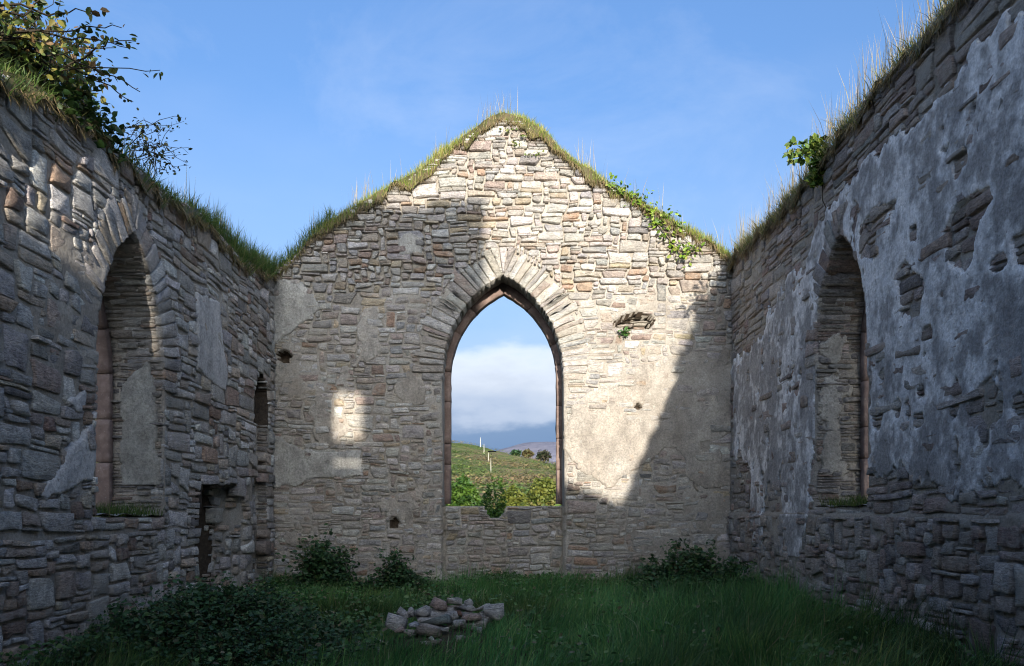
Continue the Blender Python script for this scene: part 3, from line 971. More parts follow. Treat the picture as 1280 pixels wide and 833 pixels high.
PL = [[on_left(*p) for p in q] for q in (
    [(246, 366), (272, 378), (276, 430), (282, 462), (280, 490), (266, 482), (246, 460)],
    [(60, 600), (90, 540), (118, 520), (120, 610), (70, 630), (50, 620)],
    [(70, 480), (110, 470), (112, 520), (74, 530)])]
def pm_left(u, v):
    k = sdf(PL[0], u, v) + 0.03 * fbm(u * 6, v * 6, 88, 3)
    k2 = np.maximum(sdf(PL[1], u, v), sdf(PL[2], u, v)) + .16 * fbm(u * 3, v * 3, 89, 4) - .05
    return np.where(A_L.inside(u, v, .04), -1, np.maximum(k, k2))
def mask_left(u, v):
    slot = (u > 10.50) & (u < 11.62 + .14 * fbm(v * 5, v * 0, 79, 2)) & (v < 1.56)
    return ~slot & (v < left_top(u) - .01) & ~A_L.inside(u, v, .03) & ~band(A_L, u, v, .36) & ~NICHE.inside(u, v, .02)
LBIG = SIZES['big']
lay(stl, left_map, 4.6, D - .02, -0.34, 5.7, lambda u, v: mask_left(u, v) & (v > 1.0) & (u > 7.7), 91, SIZES['side'], 'side', hf=recess_left, proudf=lambda a, b, r: r.uniform(0, .012 if b > 3.4 and a < 8.9 else .022), cu=.082, cv=.04)
lay(stl, left_map, 4.6, D - .02, -0.34, 1.06, lambda u, v: mask_left(u, v) & (v <= 1.0), 92, LBIG, 'side', hf=recess_left, proud=(0, .028), cu=.082, cv=.042)
lay(stl, left_map, 4.6, 7.74, 0.98, 5.7, lambda u, v: mask_left(u, v) & (v > 1.0), 90, SIZES['big'], 'side', hf=recess_left, proudf=lambda a, b, r: r.uniform(0, .012 if b > 3.5 else .022), cu=.090, cv=.042)
lay(stl, left_map, YW, 4.6, -0.34, 5.7, mask_left, 93, SIZES['big'], 'side', hf=recess_left, cu=.11, cv=.08, proud=(0, .04))
voussoirs(stl, A_L, left_map, 94, L=(.30, .48), pal='side', wid=(.08, .2))
# the far jamb of the window, seen square on
def jamb_map(arch, sgn, wmap):
    def f(u, v, d):
        uu, zz, nx, nz = arch.at(sgn, v)
        d = np.asarray(d, float)
        return wmap(uu - nx * d, zz - nz * d, -np.asarray(u, float))
    return f
jl = jamb_map(A_L, 1, left_map)       # u: depth into the wall, v: height along the jamb
LLj = A_L.length()
# u must run so that the outside of each stone faces the opening
def jl2(u, v, d): return jl(-np.asarray(u, float), v, d)
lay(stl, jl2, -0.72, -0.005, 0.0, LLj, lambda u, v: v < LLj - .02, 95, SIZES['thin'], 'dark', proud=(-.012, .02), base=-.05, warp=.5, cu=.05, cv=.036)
def niche_map(u, v, d): return left_map(13.455 - np.asarray(d, float), v, -np.asarray(u, float))
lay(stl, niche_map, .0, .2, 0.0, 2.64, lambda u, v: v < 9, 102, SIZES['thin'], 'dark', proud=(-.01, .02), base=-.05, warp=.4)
stl.flush(lwall, M_STONE)
plaster(lwall, left_map, 5, 13.6, 1.0, 5, .02, pm_left, lambda u, v: recess_left(u, v) + .03 + .006 * fbm(u * 9, v * 9, 73, 3),
        lambda u, v, k: lerp3((0.36, 0.355, 0.34), (0.56, 0.55, 0.53), np.clip(fbm(u * 3, v * 1.4, 96, 4) * .9 + .55, 0, 1)), M_PLASTER)
plaster(lwall, jl2, -0.66, -.02, .35, 1.85, .02, lambda u, v: sdf([(-.50, .25), (-.05, .3), (-.06, 1.5), (-.2, 1.75), (-.5, 1.55)], u, v) + .07 * fbm(u * 6, v * 5, 97, 4),
        lambda u, v: .03 + .008 * fbm(u * 8, v * 8, 98, 3), lambda u, v, k: lerp3((0.30, 0.28, 0.235), (0.42, 0.40, 0.345), np.clip(fbm(u * 5, v * 4, 99, 4) * .9 + .5, 0, 1)), M_PLASTER)
A_LF = Arch(8.58, 0.70, 1.17, 2.72, 1.36)
frame_blocks(lwall, A_LF, 0.14, left_map, -0.60, -0.78, M_SAND, 100, 6)

# ---- right
rwall = thing('side_wall', 'tall side wall with peeling grey plaster over rubble', 'stone wall', (XR + .35, 6, 0))
def recess_right(u, v):
    h = 0.04 * fbm(u * .6, v * .6, 112, 2)
    return h + np.where(v < 1.18, 0.03, 0)
def mortar_right(u, v):
    flush = np.clip((fbm(u * .7, v * .7, 114, 3) + .1) * 1.8, 0, 1)
    far = np.clip((-u - 9.8) / 1.0, 0, 1) * np.where(v > 4.0, -.004, .014)
    return recess_right(u, v) - 0.020 + 0.026 * flush + far + 0.012 * fbm(u * 4, v * 5, 115, 3) + 0.007 * fbm(u * 16, v * 18, 116, 2)
def solid_right(u, v): return (v < right_top(u)) & ~A_R.inside(u, v, 0.022)
usr = np.concatenate([np.arange(-D, -4.6, .03), np.arange(-4.6, -YW + .7, .12)])
core('mortar_core', rwall, right_map, usr, np.arange(-.6, 6.2, .03), solid_right, mortar_right, THS, M_MORTAR)
tunnel('window_lining', rwall, A_R, right_map, THS, M_MORTAR, 117)
strr = Stones()
PR = [on_right(*p) for p in ((1300, -20), (1262, 20), (1225, 58), (1195, 95), (1150, 150), (1118, 180), (1080, 200), (1055, 245), (1035, 262), (1005, 330), (985, 350), (950, 420), (925, 440), (916, 470), (916, 570), (935, 575), (948, 690), (955, 705), (960, 600), (972, 615), (980, 690), (1003, 700), (1012, 660), (1018, 560), (1020, 480), (1086, 480), (1088, 585), (1105, 590), (1130, 585), (1150, 605), (1200, 615), (1240, 606), (1300, 610))]
HR = [[on_right(*p) for p in q] for q in (
    [(1182, 290), (1196, 262), (1215, 246), (1238, 234), (1244, 250), (1226, 275), (1222, 300), (1218, 330), (1208, 340), (1190, 328)],
    [(1124, 345), (1135, 322), (1142, 340), (1158, 355), (1152, 395), (1140, 400), (1128, 380)],
    [(1078, 290), (1095, 262), (1125, 252), (1100, 285), (1096, 325), (1080, 320)],
    [(1212, 510), (1222, 486), (1240, 474), (1254, 492), (1256, 520), (1240, 535), (1238, 560), (1226, 565), (1228, 530), (1214, 530)],
    [(1091, 520), (1096, 505), (1104, 515), (1100, 538), (1093, 535)],
    [(1119, 508), (1124, 496), (1130, 506), (1127, 520), (1120, 520)],
    [(1134, 505), (1138, 499), (1142, 515), (1137, 530)], [(1146, 522), (1156, 518), (1160, 530), (1150, 534)],
    [(1150, 488), (1156, 482), (1157, 496), (1151, 498)], [(1192, 506), (1197, 472), (1203, 490), (1200, 522), (1194, 524)],
    [(1268, 505), (1274, 494), (1290, 500), (1290, 525), (1272, 525)], [(1268, 300), (1290, 280), (1290, 335), (1272, 330)],
    [(1240, 330), (1256, 315), (1262, 330), (1245, 340)], [(1155, 412), (1166, 408), (1168, 424), (1156, 426)],
    [(1142, 285), (1148, 280), (1147, 300), (1141, 300)], [(1100, 470), (1106, 460), (1107, 474), (1102, 478)])]
HRW = [.5, .7, .5, .5, .3, .3, .3, .3, .3, .3, .3, .5, .4, .4, .3, .3]
def pm_right(u, v):
    k = np.minimum(sdf(PR, u, v), .25) + 0.15 * fbm(u * 3, v * 3, 121, 5) + .09 * fbm(u * 10, v * 8, 118, 3)
    hh = np.full(np.shape(u), -9.0)
    for q, wq in zip(HR, HRW): hh = np.maximum(hh, sdf(q, u, v))
    hh = hh + .03 * fbm(u * 9, v * 9, 122, 3)
    far = np.clip((-u - 10.3) / .6, 0, 1)
    worn = 0.30 * fbm(u * 4.5, v * 1.6, 123, 5)
    k = np.where(far > 0, k + far * (worn - .05), k)
    k = np.minimum(k, -hh * 1.3)
    k = np.minimum(k, (.52 - fbm(u * 4.2, v * 2.6, 119, 4)) * .5)
    return np.where(A_R.inside(u, v, .02), -1, k)
def pc_right(u, v, k):
    rim = np.clip(1 - k / .13, 0, 1) * np.clip(fbm(u * 3, v * 3, 125, 3) * 1.4 + .7, 0, 1)
    x = .6 * fbm(u * 1.8, v * 1.2, 124, 5) + .6 * fbm(u * 6, v * 4.2, 126, 4) + .5 * fbm(u * 17, v * 13, 129, 3) + .65 * rim
    t = np.clip(x * 2.2 + .28, 0, 1)
    return lerp3((0.35, 0.345, 0.34), (0.74, 0.74, 0.735), t)
def ph_right(u, v): return recess_right(u, v) + .024 + .008 * fbm(u * 3, v * 3, 127, 4) + .004 * fbm(u * 14, v * 14, 128, 2)
def mask_right(u, v):
    ok = (v < right_top(u) - .01) & ~A_R.inside(u, v, .03) & ~band(A_R, u, v, .30)
    return ok
lay(strr, right_map, -D + .02, -4.6, -0.34, 6.2, lambda u, v: mask_right(u, v) & (v > 1.16), 131, SIZES['gable'], 'red', hf=recess_right, proud=(-.004, .024), cu=.085, cv=.04)
lay(strr, right_map, -D + .02, -4.6, -0.34, 1.2, lambda u, v: mask_right(u, v) & (v <= 1.16), 132, LBIG, 'red', hf=recess_right, proud=(0, .045), cu=.075, cv=.042)
lay(strr, right_map, -4.6, -YW, -0.34, 6.2, mask_right, 133, SIZES['big'], 'red', hf=recess_right, cu=.11, cv=.08, proud=(0, .03))
voussoirs(strr, A_R, right_map, 134, L=(.26, .40), pal='red', wid=(.08, .2))
jr = jamb_map(A_R, -1, right_map)
LRj = A_R.length()
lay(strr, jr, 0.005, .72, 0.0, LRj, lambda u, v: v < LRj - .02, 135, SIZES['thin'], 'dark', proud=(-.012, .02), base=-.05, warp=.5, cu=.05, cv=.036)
# drop the stones that lie wholly under sound plaster
keep = []
for it in strr.items:
    if it[5] == 'stone':
        c_ = it[1].mean(0)
        if c_[0] < XR + .02:
            k_ = pm_right(np.array([-c_[1]]), np.array([c_[2]]))[0]
            if k_ > .16: continue
    keep.append(it)
strr.items = keep
strr.flush(rwall, M_STONE)
plaster(rwall, right_map, -D + .01, -4.2, .6, 6.0, .02, pm_right, ph_right, pc_right, M_PLASTER)
plaster(rwall, jr, .03, .5, .3, 2.4, .02, lambda u, v: sdf([(.04, .4), (.4, .3), (.38, 1.5), (.3, 2.2), (.05, 2.3)], u, v) * .5 + .16 * fbm(u * 5, v * 4, 137, 4) - .03,
        lambda u, v: .018 + .008 * fbm(u * 8, v * 8, 138, 3), lambda u, v, k: lerp3((0.32, 0.29, 0.24), (0.44, 0.41, 0.35), np.clip(fbm(u * 5, v * 4, 139, 4) * .9 + .5, 0, 1)), M_PLASTER)
A_RF = Arch(-9.41, 0.60, 1.27, 3.16, 1.18)
frame_blocks(rwall, A_RF, 0.14, right_map, -0.56, -0.74, M_STONE if False else M_SAND, 140, 6)

# ==================================================================== THE TOWER END (behind the camera; its shadow lies on the gable)
M_TOWER = None
def tower_mat():
    m, nt = new_mat('tower_rubble')
    v = pos(nt, (1, 1, 2.2))
    vo = N(nt, 'ShaderNodeTexVoronoi', ins={'Scale': 4.0}); nt.links.new(v, vo.inputs['Vector'])
    c = mixc(nt, 'MULTIPLY', .3, (0.45, 0.42, 0.37), vo.outputs['Color'])
    finish(nt, c, .9, [(vo.outputs['Distance'], .8, .05)])
    return m
M_TOWER = tower_mat()
def boxes(lst):
    V = []; Q = []
    for (x0, x1, y0, y1, z0, z1) in lst:
        o = len(V)
        V += [(x0, y0, z0), (x1, y0, z0), (x1, y1, z0), (x0, y1, z0), (x0, y0, z1), (x1, y0, z1), (x1, y1, z1), (x0, y1, z1)]
        Q += [(o, o+3, o+2, o+1), (o+4, o+5, o+6, o+7), (o, o+1, o+5, o+4), (o+1, o+2, o+6, o+5), (o+2, o+3, o+7, o+6), (o+3, o, o+4, o+7)]
    return np.array(V, float), np.array(Q)
TX0, TX1, TY0, TY1, TZ = -1.92, 1.86, YW - 4.5, YW, 11.55
tower = thing('bell_tower', 'square stone tower whose flat topped shadow falls on the gable wall', 'tower', (-.35, YW - 2.2, 0))
def tower_wall(lst):
    V, Q = boxes(lst); return build('tower_wall', V, [Q], M_TOWER, tower)
def pierced(x0, x1, y0, y1, z0, z1, holes):
    """wall panel with rectangular holes given as (xa, xb, za, zb), stacked upwards on one column"""
    xa, xb = holes[0][0], holes[0][1]
    l = [(x0, xa, y0, y1, z0, z1), (xb, x1, y0, y1, z0, z1)]
    z = z0
    for (_, _, a, b) in holes:
        l.append((xa, xb, y0, y1, z, a)); z = b
    l.append((xa, xb, y0, y1, z, z1))
    return l
tower_wall(pierced(TX0, TX1, TY1 - .5, TY1, 2.6, TZ, [(-.76, -.25, 7.07, 7.24), (-.76, -.25, 7.52, 8.45)]))
tower_wall([(TX0, -.9, TY1 - .5, TY1, -.5, 2.6), (.3, TX1, TY1 - .5, TY1, -.5, 2.6)])
tower_wall(pierced(TX0, TX1, TY0, TY0 + .5, -.5, TZ, [(-.6, .7, 7.9, 9.9)]))
tower_wall([(TX0, TX0 + .5, TY0 + .5, TY1 - .5, -.5, TZ)])
tower_wall([(TX1 - .5, TX1, TY0 + .5, TY1 - .5, -.5, TZ)])
for (a, b) in ((TX1 - .95, TX1), (-.8, .1), (TX0, TX0 + .95)):
    V, Q = boxes([(a, b, TY1 - .45, TY1 - .02, TZ, TZ + .16)]); build('merlon', V, [Q], M_TOWER, tower)
endw = thing('end_wall', 'sloping stone end wall standing either side of the tower', 'stone wall', (0, YW - .35, 0))
for (xa, za, xb, zb) in ((TX1, 7.35, 4.72, 6.2), (-4.75, 5.3, TX0, 7.35)):
    V = np.array([(xa, YW - .7, -.5), (xb, YW - .7, -.5), (xb, YW - .7, zb), (xa, YW - .7, za), (xa, YW, -.5), (xb, YW, -.5), (xb, YW, zb), (xa, YW, za)], float)
    V[V[:, 0] == TX1, 0] += .003; V[V[:, 0] == TX0, 0] -= .003
    build('wall_panel', V, [np.array([(0, 1, 2, 3), (7, 6, 5, 4), (0, 4, 5, 1), (1, 5, 6, 2), (2, 6, 7, 3), (3, 7, 4, 0)])], M_TOWER, endw)

# ==================================================================== GRASS AND PLANTS
GREEN_SHADE = [(0.055, 0.16, 0.050), (0.080, 0.21, 0.060), (0.13, 0.25, 0.07), (0.26, 0.30, 0.16)]
def scatter_ground(n, rng, x0, x1, y0, y1):
    x = rng.uniform(x0, x1, n); y = rng.uniform(y0, y1, n)
    return x, y

rng = np.random.default_rng(11)
parts = []
nb = 115000
x, y = scatter_ground(nb, rng, XL + .02, XR - .02, 5.6, D - .05)
clump = fbm(x * 1.3, y * 1.3, 201, 4)
dens = np.clip(.75 + clump * .7, .15, 1)
path = np.exp(-(((x + 3.0) / .45) ** 2 + ((y - 10.6) / .9) ** 2))
heap = np.exp(-(((x + .56) / .50) ** 4 + ((y - 7.8) / .38) ** 4))
keepm = rng.random(nb) < dens * (1 - .97 * np.clip(path * 1.4, 0, 1)) * (1 - .93 * np.clip(heap * 1.3, 0, 1))
x, y, clump = x[keepm], y[keepm], clump[keepm]
z = ground_z(x, y) - .01
clump2 = fbm(x * 3.4, y * 3.4, 203, 2)
h = (0.11 + 0.22 * rng.random(len(x)) ** 1.6) * np.clip(1 + .8 * clump + .7 * clump2, .3, 2.2) * (.8 + .4 * np.clip((x + 1) / 3, 0, 1)) * (1 + .6 * np.exp(-np.minimum(np.minimum(x - XL, XR - x), D - y) / .45))
ld = fbm(x * .9, y * .9, 205, 3) * 4 + rng.normal(0, .7, len(x))
lm = np.abs(rng.normal(.5, .4, len(x)))
lean = np.stack([np.cos(ld), np.sin(ld)], 1) * lm[:, None]
cl = mix_cols(rng, len(x), GREEN_SHADE, [4, 4, 3, .5], .3)
cl *= (1.05 + .8 * fbm(x * .8, y * .8, 207, 3) + .45 * fbm(x * 3.1, y * 3.1, 208, 2))[:, None]
cl[:, 0] *= 1 + .6 * np.clip(fbm(x * .6 + 4, y * .6, 209, 3) + .1, 0, 1)
cl = np.clip(cl, .005, .4)
P, Q, T, C = blades(np.stack([x, y, z], 1), h, lean, rng.uniform(.006, .012, len(x)), cl, rng)
go = build('grass', P, [Q, T], M_GRASS, None, C, origin=(0, 10, 0))
tag(go, 'long dark green grass growing over the floor of the nave', 'grass', kind='stuff')

def bush(name, label, cat, pts, size, cols, probs, seed, stems=None, flat=.35, mat=M_LEAF, group=None, base=None, stemcol=(.05, .04, .025), up=None):
    rg = np.random.default_rng(seed)
    pts = np.asarray(pts)
    if base is None: base = (pts[:, 0].mean(), pts[:, 1].mean(), pts[:, 2].min())
    t = thing(name, label, cat, base, group)
    P, T, C = leaves(pts, rg.uniform(size[0], size[1], len(pts)), rg, mix_cols(rg, len(pts), cols, probs, .28), flat, up)
    build('leaves', P, [T], mat, t, C, origin=base)['kind'] = 'stuff'
    if stems:
        V, Q = tubes(*stems)
        build('stems', V, [Q], M_TWIG, t, np.tile(stemcol, (len(V), 1)), origin=base)['kind'] = 'stuff'
    return t

def mound_points(rg, n, cx, cy, rx, ry, h, seed, zfun=ground_z):
    a = rg.uniform(0, 2*np.pi, n); r = np.sqrt(rg.random(n))
    x = cx + rx * r * np.cos(a); y = cy + ry * r * np.sin(a)
    top = h * np.clip(1 - r ** 3, .15, 1) * (1 + .55 * fbm(x * 2.2, y * 2.2, seed, 3))
    z = zfun(x, y) + top * (1 - rg.random(n) ** 2.2 * .9)
    return np.stack([x, y, z], 1)
def mound_stems(rg, n, cx, cy, rx, ry, h, r0=.006):
    paths = []
    for k in range(n):
        a = rg.uniform(0, 6.28); r = math.sqrt(rg.random()) * .85
        x, y = cx + rx * r * math.cos(a), cy + ry * r * math.sin(a)
        z = float(ground_z(x, y))
        t = np.linspace(0, 1, 4)
        l = rg.normal(0, .15, 2)
        paths.append(np.stack([x + l[0] * t * t, y + l[1] * t * t, z - .02 + t * h * rg.uniform(.6, 1.05)], 1))
    return paths, [r0] * n
NETTLE = [(0.03, 0.075, 0.03), (0.042, 0.10, 0.036), (0.065, 0.12, 0.04), (0.10, 0.11, 0.05)]
def nettles(label, n, cx, cy, rx, ry, h, seed, size=(.05, .10), name='nettle_patch', cat='nettles', cols=NETTLE):
    rg = np.random.default_rng(seed)
    ns = max(14, n // 42)
    a = rg.uniform(0, 2*np.pi, ns); r = np.clip(np.abs(rg.normal(0, .52, ns)), 0, 1.25)
    x = np.clip(cx + rx * r * np.cos(a), XL + .1, XR - .1); y = np.minimum(cy + ry * r * np.sin(a), D - .12)
    z0 = ground_z(x, y)
    hh = h * rg.uniform(.45, 1.12, ns) * np.clip(1.12 - r ** 2 * .62, .2, 1.1) * (1 + .8 * fbm(x * 2.2, y * 2.2, seed, 3))
    dx, dy = rg.normal(0, .16, ns), rg.normal(0, .16, ns)
    paths = []; pts = []
    t = np.linspace(0, 1, 4)
    for k in range(ns):
        paths.append(np.stack([x[k] + dx[k] * hh[k] * t * t * 1.5, y[k] + dy[k] * hh[k] * t * t * 1.5, z0[k] - .02 + t * hh[k]], 1))
        m = max(8, int(n / ns * rg.uniform(.6, 1.3)))
        q = rg.random(m) ** .75
        rad = .035 + .075 * (1 - q)
        pts.append(np.stack([x[k] + dx[k] * hh[k] * q * q * 1.5 + rg.normal(0, 1, m) * rad, y[k] + dy[k] * hh[k] * q * q * 1.5 + rg.normal(0, 1, m) * rad, z0[k] + q * hh[k]], 1))
    return bush(name, label, cat, np.concatenate(pts), size, cols, [4, 4, 2, .7], seed, (paths, [.005] * ns))
nettles('broad dark nettle bed at the foot of the left wall in the foreground', 34000, -2.7, 7.5, 1.35, 1.4, .50, 301, (.025, .06))
nettles('bushy dark green plant against the gable near the left corner', 5200, -3.0, 13.2, .55, .5, 1.05, 302, (.05, .09), 'shrub', 'shrub')
nettles('low dark weeds between the corner shrub and the arch', 2800, -1.75, 13.2, .6, .4, .5, 303, (.04, .08), 'weed_clump', 'weeds')
nettles('wide dark weed thicket at the foot of the right wall', 13000, 2.95, 12.2, 1.1, 1.5, .56, 304, (.045, .085), 'weed_clump', 'weeds')
nettles('small bright green weeds in the left rear corner', 900, -3.7, 12.9, .3, .45, .22, 305, (.04, .07), 'weed_clump', 'weeds', [(0.04, 0.10, 0.02), (0.05, .12, .03), (.03, .08, .02), (.06, .1, .03)])

rg = np.random.default_rng(306)
wc = np.stack([rg.uniform(XL + .2, XR - .2, 170), rg.uniform(6.0, 13.6, 170)], 1)
wb = rg.uniform(6.0, 13.6, 150)
wc = np.concatenate([wc, np.stack([np.where(rg.random(150) < .5, XL + .15, XR - .15), wb], 1), np.stack([rg.uniform(XL + .2, XR - .2, 60), rg.uniform(13.5, 13.8, 60)], 1)])
ki = rg.integers(0, 380, 15000)
wx = wc[ki, 0] + rg.normal(0, .13, 15000); wy = np.minimum(wc[ki, 1] + rg.normal(0, .13, 15000), D - .05)
ok_ = (np.abs(wx) < 3.9) & (np.hypot((wx + .56) / .75, (wy - 7.75) / .6) > 1)
wx, wy = wx[ok_], wy[ok_]
P, T, C = leaves(np.stack([wx, wy, ground_z(wx, wy) + rg.uniform(.04, .27, len(wx))], 1), rg.uniform(.025, .07, len(wx)), rg, mix_cols(rg, len(wx), [(.05, .13, .04), (.08, .17, .05), (.12, .19, .07), (.16, .14, .08)], [3, 3, 2, 1], .3), .4)
wo = build('ground_weeds', P, [T], M_LEAF, None, C)
tag(wo, 'small leafy weeds scattered through the long grass of the nave', 'weeds', kind='stuff')

def tuft(label, pts_fn, n, hgt, cols, seed, name='grass_tuft', lean=.35, width=(.006, .011), cat='grass tuft', group=None, kind='thing'):
    rg = np.random.default_rng(seed)
    base = pts_fn(rg, n)
    hh = hgt[0] + (hgt[1] - hgt[0]) * rg.random(n) ** 1.4
    an = rg.uniform(0, 6.28, n); lm = np.abs(rg.normal(lean, .25, n))
    P, Q, T, C = blades(base, hh, np.stack([np.cos(an), np.sin(an)], 1) * lm[:, None], rg.uniform(width[0], width[1], n), mix_cols(rg, n, cols, [1] * len(cols), .25), rg)
    o = build(name, P, [Q, T], M_GRASS, None, C)
    tag(o, label, cat, group, kind)
    return o
SILL_G = [(0.07, 0.12, 0.02), (0.10, 0.14, 0.03), (0.05, 0.10, 0.018), (.14, .14, .05)]
tuft('tuft of grass on the sill of the left side window', lambda r, n: np.stack([r.uniform(-4.6, -3.98, n), r.uniform(7.95, 9.3, n), np.full(n, 1.15)], 1), 900, (.06, .2), SILL_G, 311)
tuft('tuft of grass on the sill of the right side window', lambda r, n: np.stack([r.uniform(3.97, 4.5, n), r.uniform(8.8, 10.05, n), np.full(n, 1.25)], 1), 800, (.06, .2), SILL_G, 312)

# sills of the side windows (part of the walls)
def sill(parent, x0, x1, y0, y1, z, seed):
    us = np.linspace(x0, x1, 14); vs = np.linspace(y0, y1, 24)
    U, V = np.meshgrid(us, vs)
    Z = z + .03 * fbm(U * 5, V * 5, seed, 3)
    w = (np.arange(23)[:, None] * 14 + np.arange(13)[None, :]).ravel()
    build('window_sill', np.stack([U.ravel(), V.ravel(), Z.ravel()], 1), [np.stack([w, w + 1, w + 15, w + 14], 1)], M_MORTAR, parent)
sill(lwall, -4.74, -3.99, A_L.uc - .80, A_L.uc + .80, 1.165, 321)
sill(rwall, 3.96, 4.71, 9.41 - .74, 9.41 + .74, 1.265, 322)

# turf along the wall tops
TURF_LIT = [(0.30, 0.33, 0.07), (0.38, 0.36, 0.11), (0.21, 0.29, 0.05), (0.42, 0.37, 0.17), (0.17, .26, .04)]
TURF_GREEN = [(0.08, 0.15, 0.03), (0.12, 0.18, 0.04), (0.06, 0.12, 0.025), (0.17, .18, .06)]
TURF_DRY = [(0.34, 0.29, 0.13), (0.25, 0.25, 0.08), (0.16, 0.20, 0.045), (0.42, .35, .20)]
DRY = [(0.42, 0.36, 0.23), (0.34, 0.29, 0.18)]
def turf(name, label, mapf, topf, u0, u1, thick, heightf, nblades, cols, hgt, seed, dry=0, dryh=(.25, .6), hang=.4, wid=(.006, .011)):
    rg = np.random.default_rng(seed)
    us = np.arange(u0, u1, .06); nn = 11
    V = []; rows = []
    for k in range(nn):
        a = k / (nn - 1)                         # 0 front foot ... 1 back foot
        d = .07 - a * (thick + .1)
        lift = math.sin(min(1, max(0, a)) * math.pi) ** .55
        hh = np.clip(heightf(us), .015, 1) * (lift * (1 + .35 * fbm(us * 3, us * 0 + k, seed, 3)))
        dd = d + (.05 * fbm(us * 4, us * 0 + k * .7, seed + 3, 3))
        drop = -.11 * (1 + 1.3 * fbm(us * 2.6, us * 0, seed + 4, 3) + 1.2 * fbm(us * 8, us * 0, seed + 5, 2)) if k == 0 else (-.12 if k == nn - 1 else -.01)
        rows.append(mapf(us, topf(us) + hh + drop, dd))
    P0 = np.stack(rows, 1).reshape(-1, 3)
    i, k = np.meshgrid(np.arange(len(us) - 1), np.arange(nn - 1), indexing='ij')
    w = (i * nn + k).ravel()
    q0 = np.stack([w, w + 1, w + nn + 1, w + nn], 1)
    c0 = mix_cols(rg, len(P0), [(.15, .13, .06), (.11, .11, .045), (.19, .15, .085)], [1, 1, 1])
    # blades
    f = rg.uniform(u0, u1 - .07, nblades); f = f[rg.random(nblades) < np.clip(.7 + 1.2 * fbm(f * 1.4, f * 0, seed + 12, 3), .3, 1)]; nblades = len(f); kk = np.clip(rg.beta(1.0, 1.5, nblades), 0, .999) * (nn - 1)
    fi = (f - u0) / .06; i0 = np.clip(fi.astype(int), 0, len(us) - 2); k0 = kk.astype(int); a_ = (fi - i0)[:, None]; b_ = (kk - k0)[:, None]
    G = P0.reshape(len(us), nn, 3)
    base = (G[i0, k0] * (1 - a_) + G[i0 + 1, k0] * a_) * (1 - b_) + (G[i0, k0 + 1] * (1 - a_) + G[i0 + 1, k0 + 1] * a_) * b_ - np.array([0, 0, .02])
    hh = (hgt[0] + (hgt[1] - hgt[0]) * rg.random(nblades) ** 1.5) * (1 + .5 * fbm(f * 1.5, f * 0, seed + 8, 2))
    nrm = mapf(np.array([1.0]), np.array([1.0]), np.array([1.0])) - mapf(np.array([1.0]), np.array([1.0]), np.array([0.0]))
    out_ = nrm[0, :2]
    an = rg.uniform(0, 6.28, nblades); lm = np.abs(rg.normal(.35, .25, nblades))
    lean = np.stack([np.cos(an), np.sin(an)], 1) * lm[:, None] + out_ * (hang * np.clip(1.5 - kk, 0, 1.5))[:, None]
    P1, Q1, T1, C1 = blades(base, hh, lean, rg.uniform(wid[0], wid[1], nblades), mix_cols(rg, nblades, cols, [1] * len(cols), .25), rg)
    parts_v = [P0, P1]; parts_c = [c0, C1]; o1 = len(P0)
    Q = [q0, Q1 + o1]; T = [T1 + o1]
    # dead fringe hanging down the face
    nh = nblades // 5
    f2 = rg.uniform(u0, u1 - .07, nh); i2 = ((f2 - u0) / .06).astype(int)
    b2 = G[i2, 0] * .6 + G[i2, 1] * .4
    h2 = -rg.uniform(.05, .2, nh)
    l2 = out_[None, :] * rg.uniform(-.35, .05, (nh, 1)) + rg.normal(0, .3, (nh, 2))
    P2, Q2, T2, C2 = blades(b2 + np.array([out_[0], out_[1], 0]) * .02, h2, l2, rg.uniform(.006, .012, nh), mix_cols(rg, nh, [(.24, .18, .09), (.16, .14, .06), (.32, .25, .14)], [1, 1, 1]), rg)
    o2 = o1 + len(P1)
    parts_v.append(P2); parts_c.append(C2); Q.append(Q2 + o2); T.append(T2 + o2)
    if dry:
        o3 = o2 + len(P2)
        cl_ = rg.uniform(u0, u1 - .1, max(3, dry // 7))
        f3 = np.clip(cl_[rg.integers(0, len(cl_), dry)] + rg.normal(0, .09, dry), u0, u1 - .1); i3 = ((f3 - u0) / .06).astype(int)
        k3 = rg.integers(1, 6, dry)
        an = rg.uniform(0, 6.28, dry); lm = np.abs(rg.normal(.12, .14, dry))
        P3, Q3, T3, C3 = blades(G[i3, k3], rg.uniform(dryh[0], dryh[1], dry), np.stack([np.cos(an), np.sin(an)], 1) * lm[:, None], rg.uniform(.006, .010, dry), mix_cols(rg, dry, DRY, [1, 1]), rg)
        parts_v.append(P3); parts_c.append(C3); Q.append(Q3 + o3); T.append(T3 + o3)
    o = build(name, np.concatenate(parts_v), [np.concatenate(Q), np.concatenate(T)], M_GRASS, None, np.concatenate(parts_c))
    tag(o, label, 'grass', kind='stuff')
    return o
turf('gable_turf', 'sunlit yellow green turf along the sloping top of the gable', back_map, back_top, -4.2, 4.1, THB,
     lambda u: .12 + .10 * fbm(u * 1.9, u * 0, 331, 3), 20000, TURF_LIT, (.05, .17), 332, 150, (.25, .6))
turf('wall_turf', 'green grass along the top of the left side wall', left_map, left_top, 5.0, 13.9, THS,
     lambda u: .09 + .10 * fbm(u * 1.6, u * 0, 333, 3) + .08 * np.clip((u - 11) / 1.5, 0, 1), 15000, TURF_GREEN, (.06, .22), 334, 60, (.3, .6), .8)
turf('wall_turf', 'straw coloured grass along the top of the right side wall', right_map, right_top, -13.9, -5.2, THS,
     lambda u: .09 + .11 * fbm(u * 1.5, u * 0, 335, 3), 15000, TURF_DRY, (.08, .24), 336, 800, (.3, .75), .5)

